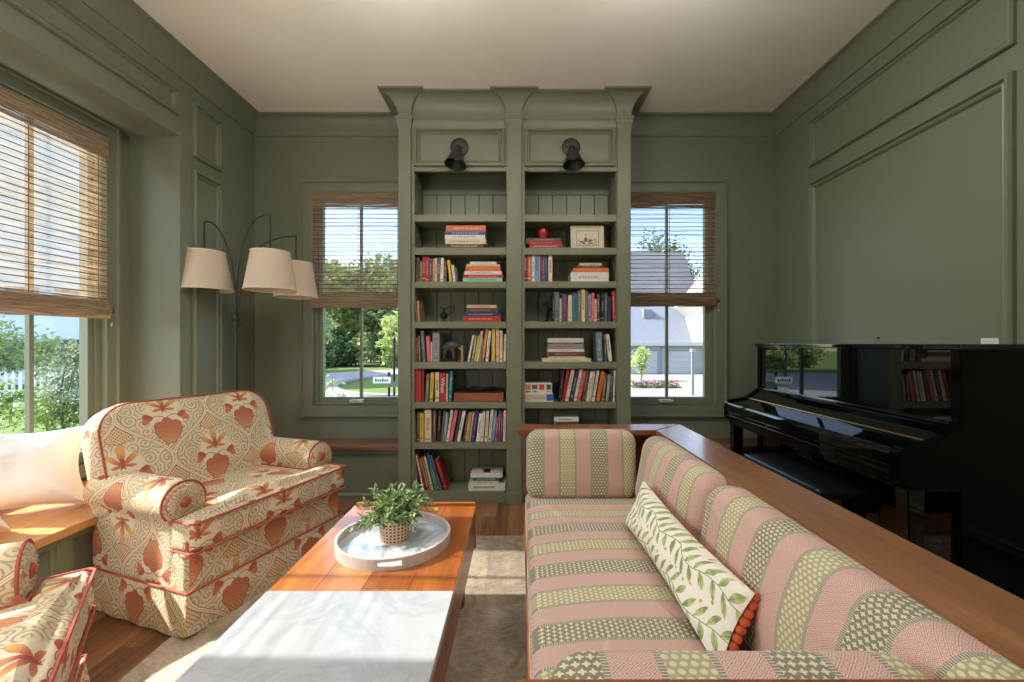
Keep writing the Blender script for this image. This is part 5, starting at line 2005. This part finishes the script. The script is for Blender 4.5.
gbox('white game box with coloured pictures, upper of two on the right bay', 517 + 66 / 9.31, 517 + 325 / 9.31, 360 + 214 / 9.31, zz, (216, 210, 196),
     [(.05, .24, .40, .88, (206, 120, 60)), (.28, .48, .45, .86, (96, 90, 90)), (.54, .72, .38, .90, (206, 62, 44)), (.80, .96, .40, .88, (58, 78, 70)), (.05, .22, .15, .28, (70, 100, 100)), (.30, .46, .15, .30, (206, 110, 80)), (.80, .96, .15, .28, (206, 120, 90))], .19)
# ------------------------------------------------------------------ outdoors
GZ = -1.0
M_GRASS = mat('lawn_grass', (118, 140, 70), .95, spec=.1)[0]
_nt = M_GRASS.node_tree; E.nt = _nt
_b = _nt.nodes['Principled BSDF']
_f = noise(_nt, coords(_nt), 1.4, 5, .7)
_f2 = noise(_nt, coords(_nt), 30, 3, .7)
_nt.links.new(ramp(_nt, _f * .5 + _f2 * .5, ((.3, (74, 92, 44)), (.5, (96, 114, 60)), (.7, (116, 130, 76)))), _b.inputs['Base Color'])
M_ROAD = plain('asphalt_road', (150, 146, 148), .9, var=.05, scale=3)
M_CONC = plain('pale_concrete', (132, 127, 120), .9, var=.04, scale=4)
M_HWALL = plain('pale_house_siding', (226, 230, 234), .8, var=.02, scale=3)
M_HWALLG = plain('grey_house_wall', (128, 130, 134), .8, var=.03, scale=3)
M_ROOF = plain('slate_shingle_roof', (112, 116, 128), .85, var=.08, scale=9)
M_WTRIM = plain('white_house_trim', (166, 166, 164), .6, var=.02)
M_WIN = mat('dark_window_pane', (86, 96, 108), .08)[0]
M_GDOOR = plain('grey_garage_door', (150, 152, 156), .6, var=.03)

bm = NB(); box(bm, -90, 70, YB + .8, 110, GZ - .2, GZ); box(bm, -90, -2.9, -40, YB + .8, GZ - .2, GZ)
o = struct('lawn', bm, M_GRASS)
# foundation under the room
bm = NB(); box(bm, -2.80, 2.30, YF - .15, YB + .16, GZ, -.12)
struct('wall_foundation', bm, M_CONC)

def ellipse_ring(bm, cx, cy, a0, b0, a1, b1, z, n=72, th=.03):
    for k in range(n):
        t0, t1 = 2 * PI * k / n, 2 * PI * (k + 1) / n
        q = [(cx + a * math.cos(t), cy + b * math.sin(t)) for a, b, t in ((a0, b0, t0), (a1, b1, t0), (a1, b1, t1), (a0, b0, t1))]
        prism(bm, q, lambda p: (p[0], p[1], z), lambda p: (p[0], p[1], z + th))
IX, IY, IA, IB = -5.0, 23.5, 4.9, 6.6
bm = NB(); ellipse_ring(bm, IX, IY, IA, IB, IA + 5.5, IB + 6.0, GZ + .0)
bm2 = [(IX - IA - 5.0, 24), (-70, 31), (-70, 37), (IX - IA - 3.4, 30)]
prism(bm, bm2, lambda p: (p[0], p[1], GZ), lambda p: (p[0], p[1], GZ + .028))
prism(bm, [(-30, 13.5), (-30, 19), (IX - IA - 3.0, 21), (IX - IA - 3.0, 14.5)], lambda p: (p[0], p[1], GZ), lambda p: (p[0], p[1], GZ + .026))
struct('road', bm, M_ROAD)
bm = NB(); ellipse_ring(bm, IX, IY, IA - .45, IB - .45, IA, IB, GZ, th=.12)
struct('kerb', bm, M_CONC)
bm = NB()
prism(bm, [(-5.2, 21.6), (-1.5, 19.5), (-1.0, 23.5), (-4.6, 25.0)], lambda p: (p[0], p[1], GZ), lambda p: (p[0], p[1], GZ + .035))
prism(bm, [(2.2, 16.8), (14, 16.8), (18, 29.2), (5, 29.2)], lambda p: (p[0], p[1], GZ), lambda p: (p[0], p[1], GZ + .03))
prism(bm, [(-12, 4.5), (-6.5, 6.0), (-9.6, 10.0), (-15, 8.5)], lambda p: (p[0], p[1], GZ), lambda p: (p[0], p[1], GZ + .02))
struct('driveway', bm, M_CONC)
bm = NB(); box(bm, -6.8, -2.82, -3.0, 4.6, GZ, GZ + .10)
struct('patio', bm, plain('pale_stone_patio', (222, 214, 200), .9, var=.04, scale=3))

def tree(label, x, y, h, blobs, mt, n, leafs, seed, group=None, name='tree', trunk=.10, flat_z=None, base=GZ, cat='tree'):
    """blobs: (dx, dy, z, rx, rz) leaf clouds; every leaf is a small bent blade"""
    rnd = random.Random(seed)
    t = thing(name, label, cat, (x, y, base), 0, group)
    bm = NB()
    top = max(b[2] for b in blobs) - base
    pts = [(rnd.uniform(-.02, .02) * h, rnd.uniform(-.02, .02) * h, top * k / 5) for k in range(6)]
    pts[0] = (0, 0, 0)
    tube(bm, pts, [trunk * (1 - .14 * k) for k in range(6)], 8)
    for b in blobs:
        s = Vector(pts[2 if len(blobs) > 2 else 3])
        e = Vector((b[0], b[1], b[2] - base))
        tube(bm, bez(s, s.lerp(e, .4) + Vector((0, 0, -.02 * h)), s.lerp(e, .8), e, 6), [trunk * .45 * (1 - .12 * k) for k in range(7)], 6)
    obj('trunk', bm, M_BARK, t)
    bm = NB()
    tot = sum(b[3] ** 2 for b in blobs)
    for (dx, dy, z, rx, rz) in blobs:
        m = max(8, int(n * rx * rx / tot))
        sub = [(rnd.gauss(0, .55), rnd.gauss(0, .55), rnd.gauss(0, .5)) for _ in range(max(5, m // 34))]
        for _ in range(m):
            c = rnd.choice(sub)
            p = Vector((c[0] * .75 + rnd.gauss(0, .22), c[1] * .75 + rnd.gauss(0, .22), c[2] * .75 + rnd.gauss(0, .22)))
            if p.length > 1.05:
                p = p.normalized() * rnd.uniform(.85, 1.05)
            p = Vector((dx + p.x * rx, dy + p.y * rx, z - base + p.z * rz))
            d = Vector((rnd.gauss(0, 1), rnd.gauss(0, 1), rnd.gauss(-.2, .7)))
            u = Vector((rnd.gauss(0, 1), rnd.gauss(0, 1), rnd.gauss(0, 1)))
            leaf(bm, p, d, u, leafs * rnd.uniform(.7, 1.3), leafs * rnd.uniform(.4, .7))
    obj('foliage', bm, mt, t, sharp=180, recalc=False)
    return t
def spread(n, w, z0, z1, r, seed, dy=1.5):
    rnd = random.Random(seed)
    return [(rnd.uniform(-w, w), rnd.uniform(-dy, dy), rnd.uniform(z0, z1), r * rnd.uniform(.75, 1.2), r * rnd.uniform(.75, 1.1)) for _ in range(n)]

# wood behind the road, seen through the left back window
G1 = 'woodland trees beyond the road'
tree('tall pale green tree beyond the road, far left in the back left window', -19.5, 41, 10, spread(7, 3.0, .6, 7.5, 2.3, 1), M_TREE2, 5200, .6, 11, G1)
tree('tall mid green tree beyond the road, left of the window bar', -16.0, 45, 11, spread(7, 3.2, 1.5, 9, 2.6, 2), M_TREE1, 5200, .62, 12, G1)
tree('tall mid green tree beyond the road, behind the window bar', -12.2, 42, 11, spread(7, 3.0, 1.5, 8.5, 2.5, 3), M_TREE1, 5200, .62, 13, G1)
tree('bushy pale green tree in front of the wood, over the island', -9.6, 36.5, 7, spread(5, 1.8, .2, 3.2, 1.7, 4), M_TREE2, 4200, .42, 14, G1)
tree('tall dark green tree beyond the road, right in the back left window', -7.6, 44, 12, spread(7, 3.0, 2, 9, 2.6, 5), M_TREE3, 5200, .62, 15, G1)
tree('tall mid green tree at the right edge of the back left window', -3.4, 43, 12, spread(7, 3.0, 1, 9, 2.6, 6), M_TREE1, 5200, .62, 16, G1)
tree('tall pale green tree deep in the wood, between the two leftmost crowns', -19.6, 47.5, 11, spread(8, 3.0, .5, 8, 2.6, 81), M_TREE2, 5200, .62, 83, G1)
tree('tall mid green tree deep in the wood behind the window bar', -14.0, 48.5, 11, spread(8, 3.0, .5, 8, 2.6, 82), M_TREE1, 5200, .62, 84, G1)
tree('dark undergrowth at the foot of the wood left of the window bar', -15.2, 39.5, 3, spread(5, 2.2, -.6, 1.2, 1.3, 7, .8), M_TREE3, 3200, .45, 17, G1, 'bush', .05, cat='bush')
tree('pale green bush at the far kerb, left in the back left window', -18.0, 36.5, 2.4, spread(4, 1.6, -.5, .6, 1.0, 8, .6), M_TREE2, 2400, .36, 18, G1, 'bush', .05, cat='bush')
tree('sparse leafy sapling close outside the back left window', -2.75, 6.2, 2, [(0, 0, .35, .22, .20), (.10, 0, .02, .20, .14), (-.12, 0, .60, .20, .16), (.16, 0, -.55, .16, .10)], M_TREE2, 130, .085, 19, None, 'sapling', .014)
G1b = 'low bushes along the far side of the road'
for k, (x, y, mt_) in enumerate(((-21.5, 38.5, M_TREE2), (-17.0, 40.5, M_TREE3), (-13.0, 39.0, M_TREE1), (-10.6, 39.8, M_TREE3), (-6.2, 39.5, M_TREE2), (-3.0, 39.0, M_TREE1))):
    tree('low bush at the foot of the wood, %s counted from the left behind the road' % ORD[k + 1], x, y, 3, spread(5, 1.7, -.6, 2.0, 1.35, 60 + k, .8), mt_, 2400, .48, 70 + k, G1b, 'bush', .05, cat='bush')
# street sign
sg = thing('street_sign', 'street name sign on a thin dark pole beside the road island', 'street sign', (PX(389, 12.0), 12.0, GZ))
bm = NB(); tube(bm, [(0, 0, 0), (0, 0, PZ(372, 12.0) - GZ)], .035, 10)
obj('pole', bm, M_BLACK, sg)
zs = PZ(380, 12.0) - GZ
bm = NB(); box(bm, -.44, .06, -.052, -.036, zs - .09, zs + .09, .004)
obj('name_plate', bm, cmat((220, 222, 216), .5), sg)
bm = NB()
for k in range(6):
    box(bm, -.38 + k * .066, -.335 + k * .066, -.056, -.051, zs - .045, zs + (.05 if k in (0, 3) else .02))
obj('lettering', bm, cmat((70, 76, 74), .5), sg)
bm = NB(); box(bm, -.02, .30, -.036, -.02, zs - .20, zs - .04, .004)
obj('cross_plate', bm, cmat((90, 96, 92), .5), sg)
lp2 = thing('lamp_post', 'slim dark lamp post at the right edge of the back left window', 'lamp post', (PX(394.2, 14.0), 14.0, GZ))
bm = NB(); tube(bm, [(0, 0, 0), (0, 0, 2.2)], .04, 10)
obj('post', bm, M_BLACK, lp2)
bm = NB(); lathe(bm, [(0, 2.2), (.05, 2.21), (.06, 2.32), (.07, 2.33), (.03, 2.39), (0, 2.40)], seg=16)
obj('lantern', bm, M_BLACK, lp2)

# grey house with garages behind the right back window
HD = 29.4
hs = thing('grey_house', 'grey house with a steep slate roof and flat garage seen through the right back window', 'house', (9.5, HD, GZ))
def hb(bm, x0, x1, y0, y1, z0, z1, bev=0.0):
    box(bm, x0 - 9.5, x1 - 9.5, y0 - HD, y1 - HD, z0 - GZ, z1 - GZ, bev)
bm = NB(); hb(bm, 5.6, 15.5, HD, HD + 6, GZ, 1.05)
obj('garage_wall', bm, M_HWALLG, hs)
bm = NB(); hb(bm, 5.2, 15.9, HD - .35, HD + 6, 1.0, 1.28, .02)
obj('garage_roof', bm, M_WTRIM, hs)
for x0, x1 in ((6.6, 9.6), (10.4, 11.9)):
    bm = NB()
    hb(bm, x0, x1, HD - .06, HD + .02, GZ + .02, .62)
    for k in range(4):
        hb(bm, x0 + .08, x1 - .08, HD - .085, HD - .05, GZ + .10 + k * .40, GZ + .42 + k * .40, .01)
    obj('garage_door', bm, M_GDOOR, hs)
bm = NB(); hb(bm, 9.88, 10.12, HD - .10, HD + .02, GZ, .9)
obj('garage_pier', bm, M_HWALLG, hs)
# steep roof of the main house
bm = NB()
prism(bm, [(0, 1.2), (5.5, 9.2), (11, 1.2)], lambda p: (5.0 - 9.5, p[0] + 2.0, p[1] - GZ), lambda p: (14.4 - 9.5, p[0] + 2.0, p[1] - GZ))
obj('roof', bm, M_ROOF, hs)
bm = NB()
yy = HD + 2.0 + 5.5 * (2.6 / 8.0)
hb(bm, 9.60, 10.30, yy - .50, yy + .9, 2.55, 3.85, .02)
dm = obj('dormer', bm, M_HWALLG, hs)
bm = NB(); hb(bm, 9.68, 10.22, yy - .53, yy - .48, 2.65, 3.75)
obj('dormer_window', bm, M_WIN, dm)
# white gable wing
bm = NB()
prism(bm, [(12.9, GZ), (19.5, GZ), (19.5, 4.8), (16.2, 8.8), (12.2, 4.0), (12.9, 3.2)], lambda p: (p[0] - 9.5, -1.2, p[1] - GZ), lambda p: (p[0] - 9.5, 4.0, p[1] - GZ))
gw = obj('gable_wing', bm, M_WTRIM, hs)
for zz in (2.2, 5.0):
    bm = NB(); hb(bm, 13.6, 14.5, HD - 1.26, HD - 1.18, zz, zz + 1.6)
    obj('gable_window', bm, M_WIN, gw)
G2 = 'trees behind the grey house'
tree('tall green tree behind the grey house roof, left in the right window', 11.0, 52, 13, spread(7, 3.2, 3, 10.5, 2.6, 21), M_TREE1, 4800, .38, 31, G2)
tree('taller dark tree rising right behind the grey house gable', 18.0, 54, 16, spread(8, 3.4, 4, 14, 3.0, 22), M_TREE3, 5200, .40, 32, G2)
tree('round pale green young tree on the drive outside the right back window', PX(641, 24), 24, 2.6, [(0, 0, .12, .66, .78), (.10, 0, .55, .45, .42)], M_TREE2, 1300, .13, 33, None, 'young_tree', .05)
fb_ = thing('flower_bed', 'low bed of red and purple flowers across the pale drive', 'flower bed', (PX(655, 20.5), 20.5, GZ))
bm = NB()
rnd = random.Random(9)
sl = [(-1.15 + 2.3 * k / 20, .35 + .1 * math.sin(k)) for k in range(21)] + [(1.15 - 2.3 * k / 20, -.35 + .1 * math.sin(k)) for k in range(21)]
prism(bm, sl, lambda p: (p[0], p[1], .0), lambda p: (p[0], p[1], .10))
obj('soil', bm, cmat((84, 66, 52), .9), fb_)
for nm, mm, nn in (('leaves', M_TREE3, 420), ('red_flowers', cmat((206, 70, 76), .7), 60), ('purple_flowers', cmat((110, 82, 120), .7), 60)):
    bm = NB()
    for _ in range(nn):
        p = Vector((rnd.uniform(-1.1, 1.1), rnd.uniform(-.34, .34), rnd.uniform(.08, .26) if nm == 'leaves' else rnd.uniform(.20, .34)))
        leaf(bm, p, Vector((rnd.gauss(0, 1), rnd.gauss(0, 1), .6)), Vector((rnd.gauss(0, 1), rnd.gauss(0, 1), 1)), rnd.uniform(.08, .14), rnd.uniform(.05, .10))
    obj(nm, bm, mm, fb_, recalc=False)
mb = thing('mailbox_post', 'slim grey post standing on the drive in the right back window', 'post', (PX(692.5, 17.5), 17.5, GZ))
bm = NB(); box(bm, -.05, .05, -.05, .05, 0, PZ(350, 17.5) - GZ, .006)
obj('post', bm, cmat((120, 122, 124), .6), mb)
bm = NB(); box(bm, -.08, .08, -.08, .08, PZ(352, 17.5) - GZ, PZ(349, 17.5) - GZ, .01)
obj('cap', bm, cmat((150, 152, 150), .6), mb)

# left: white house, picket fence, shrubs and a small tree outside the bay window
WH = Vector((-30.0, 24.5, GZ))
wh = thing('white_house', 'pale white house with a gabled roof seen through the left bay window', 'house', WH, R(40))
bm = NB(); prism(bm, [(-9, 0), (9, 0), (9, 10.2), (0, 15.6), (-9, 10.2)], lambda p: (p[0], -4, p[1]), lambda p: (p[0], 6, p[1]))
obj('wall', bm, M_HWALL, wh)
bm = NB()
prism(bm, [(-9.7, 9.75), (0, 15.7), (9.7, 9.75), (9.7, 10.1), (0, 16.1), (-9.7, 10.1)], lambda p: (p[0], -4.5, p[1]), lambda p: (p[0], 6.5, p[1]))
obj('roof', bm, M_ROOF, wh)
for x in (-5.6, -3.0, 1.2, 3.2, 6.0):
    for z in (.9, 3.7):
        bm = NB(); box(bm, x - .45, x + .45, -4.06, -3.98, z, z + 1.5)
        w_ = obj('window', bm, M_WIN, wh)
        bm = NB(); box(bm, x - .72, x - .47, -4.08, -3.98, z, z + 1.5); box(bm, x + .47, x + .72, -4.08, -3.98, z, z + 1.5)
        obj('shutter', bm, cmat((150, 164, 170), .6), w_)
def fence(label, p0, p1, group=None):
    p0, p1 = Vector(p0), Vector(p1)
    d = (p1 - p0)
    L = d.length
    t = thing('picket_fence', label, 'fence', (p0.x, p0.y, GZ), math.atan2(d.y, d.x), group)
    n = int(L / .22)
    for k in range(n):
        bm = NB()
        x = (k + .5) * L / n
        prism(bm, [(x - .055, .06), (x + .055, .06), (x + .055, .98), (x, 1.08), (x - .055, .98)], lambda p: (p[0], -.012, p[1]), lambda p: (p[0], .012, p[1]))
        obj('picket', bm, M_WTRIM, t)
    for z in (.30, .82):
        bm = NB(); box(bm, 0, L, .012, .05, z - .04, z + .04)
        obj('rail', bm, M_WTRIM, t)
    return t
M_WTRIM = plain('white_picket_paint', (226, 226, 222), .6, var=.02)
fence('white picket fence behind the shrubs outside the left bay window', (-25.0, 15.2, 0), (-13.0, 18.4, 0))
G3 = 'garden shrubs outside the bay window'
tree('bright green round shrub low in the right pane of the bay window', -9.4, 8.35, 1.0, [(0, 0, -.25, .50, .42)], M_SHRUB, 900, .075, 41, G3, 'shrub', .03, cat='shrub')
tree('yellow-green spreading shrub under the fence in the left pane', -10.6, 8.3, 1.2, [(0, 0, -.05, .62, .55), (.55, .45, -.12, .5, .45)], M_SHRUB, 1300, .085, 42, G3, 'shrub', .03, cat='shrub')
tree('dark green shrub in front of the yellow-green one, left pane', -9.0, 6.75, 1.0, [(0, 0, -.30, .52, .40), (-.5, -.3, -.3, .5, .4)], M_TREE1, 1100, .08, 43, G3, 'shrub', .03, cat='shrub')
tree('small grey-green tree filling the right pane of the bay window', -9.15, 8.45, 2.6, [(0, 0, .45, .44, .60), (.16, .1, .95, .34, .40), (-.20, 0, -.05, .36, .40), (.24, .1, -.10, .30, .35)], m_leaf('leaves_grey_green', (96, 112, 80), (150, 162, 122), 5), 1700, .085, 44, None, 'small_tree', .035)
tree('pale green tree behind the picket fence, left pane of the bay window', -22.5, 18.2, 4.5, [(0, 0, .9, 1.7, 1.4), (1.2, .4, .6, 1.2, 1.0), (-1.3, 0, .7, 1.3, 1.1)], M_TREE2, 2600, .20, 45, None, 'tree', .10)
# street trees that show in the piano's lacquer
tree('street tree on the verge left of the road, seen mirrored in the piano', -13.5, 27.0, 5, [(0, 0, 2.6, 1.5, 1.2), (.8, .3, 2.1, 1.0, .8), (-.8, 0, 2.2, 1.0, .9)], M_TREE2, 1800, .20, 46, None, 'tree', .09)

# ------------------------------------------------------------------ daylight
w = bpy.data.worlds.new('sky')
SC.world = w
w.use_nodes = True
nt = w.node_tree
bg = nt.nodes['Background']
sky = nt.nodes.new('ShaderNodeTexSky')
sky.sky_type = 'NISHITA'
sky.sun_disc = False
SUN_E, SUN_AZ = R(38), R(90.5)         # sun stands in the -X direction
sky.sun_elevation = SUN_E
sky.sun_rotation = R(270)
sky.air_density = 1.0
sky.dust_density = 1.5
nt.links.new(sky.outputs[0], bg.inputs[0])
bg.inputs[1].default_value = 0.65
sun = bpy.data.lights.new('sun', 'SUN')
sun.energy = 13.0
sun.angle = R(0.6)
sun.color = (1.0, 0.955, 0.88)
so_ = link(bpy.data.objects.new('sun', sun))
d = Vector((math.cos(SUN_E), -.018, -math.sin(SUN_E)))
so_.rotation_euler = d.to_track_quat('-Z', 'Y').to_euler()
so_.location = (-30, 2, 25)
# portals: they only tell the sampler where the sky comes in
def portal(loc, dirv, sx, sy):
    l = bpy.data.lights.new('window_portal', 'AREA')
    l.shape = 'RECTANGLE'
    l.size, l.size_y = sx, sy
    l.cycles.is_portal = True
    o = link(bpy.data.objects.new('window_portal', l))
    o.location = loc
    o.rotation_euler = Vector(dirv).to_track_quat('-Z', 'Z' if abs(dirv[2]) < .5 else 'Y').to_euler()
portal((XW - .16, 1.755, 1.57), (1, 0, 0), 1.5, 1.8)
portal((BW_L, YB + .16, 1.56), (0, -1, 0), .76, 1.76)
portal((BW_R, YB + .16, 1.56), (0, -1, 0), .76, 1.76)

vs = SC.view_settings
SC.display_settings.display_device = 'sRGB'
vs.view_transform = 'Standard'
vs.look = 'None'
vs.gamma = 1.0
vs.use_curve_mapping = False
vs.exposure = 0.15
cy = SC.cycles
cy.use_denoising = True
cy.max_bounces = 10
cy.diffuse_bounces = 6
cy.glossy_bounces = 5
cy.transparent_max_bounces = 24
cy.transmission_bounces = 6
cy.sample_clamp_indirect = 6.0
cy.caustics_reflective = False
cy.caustics_refractive = False
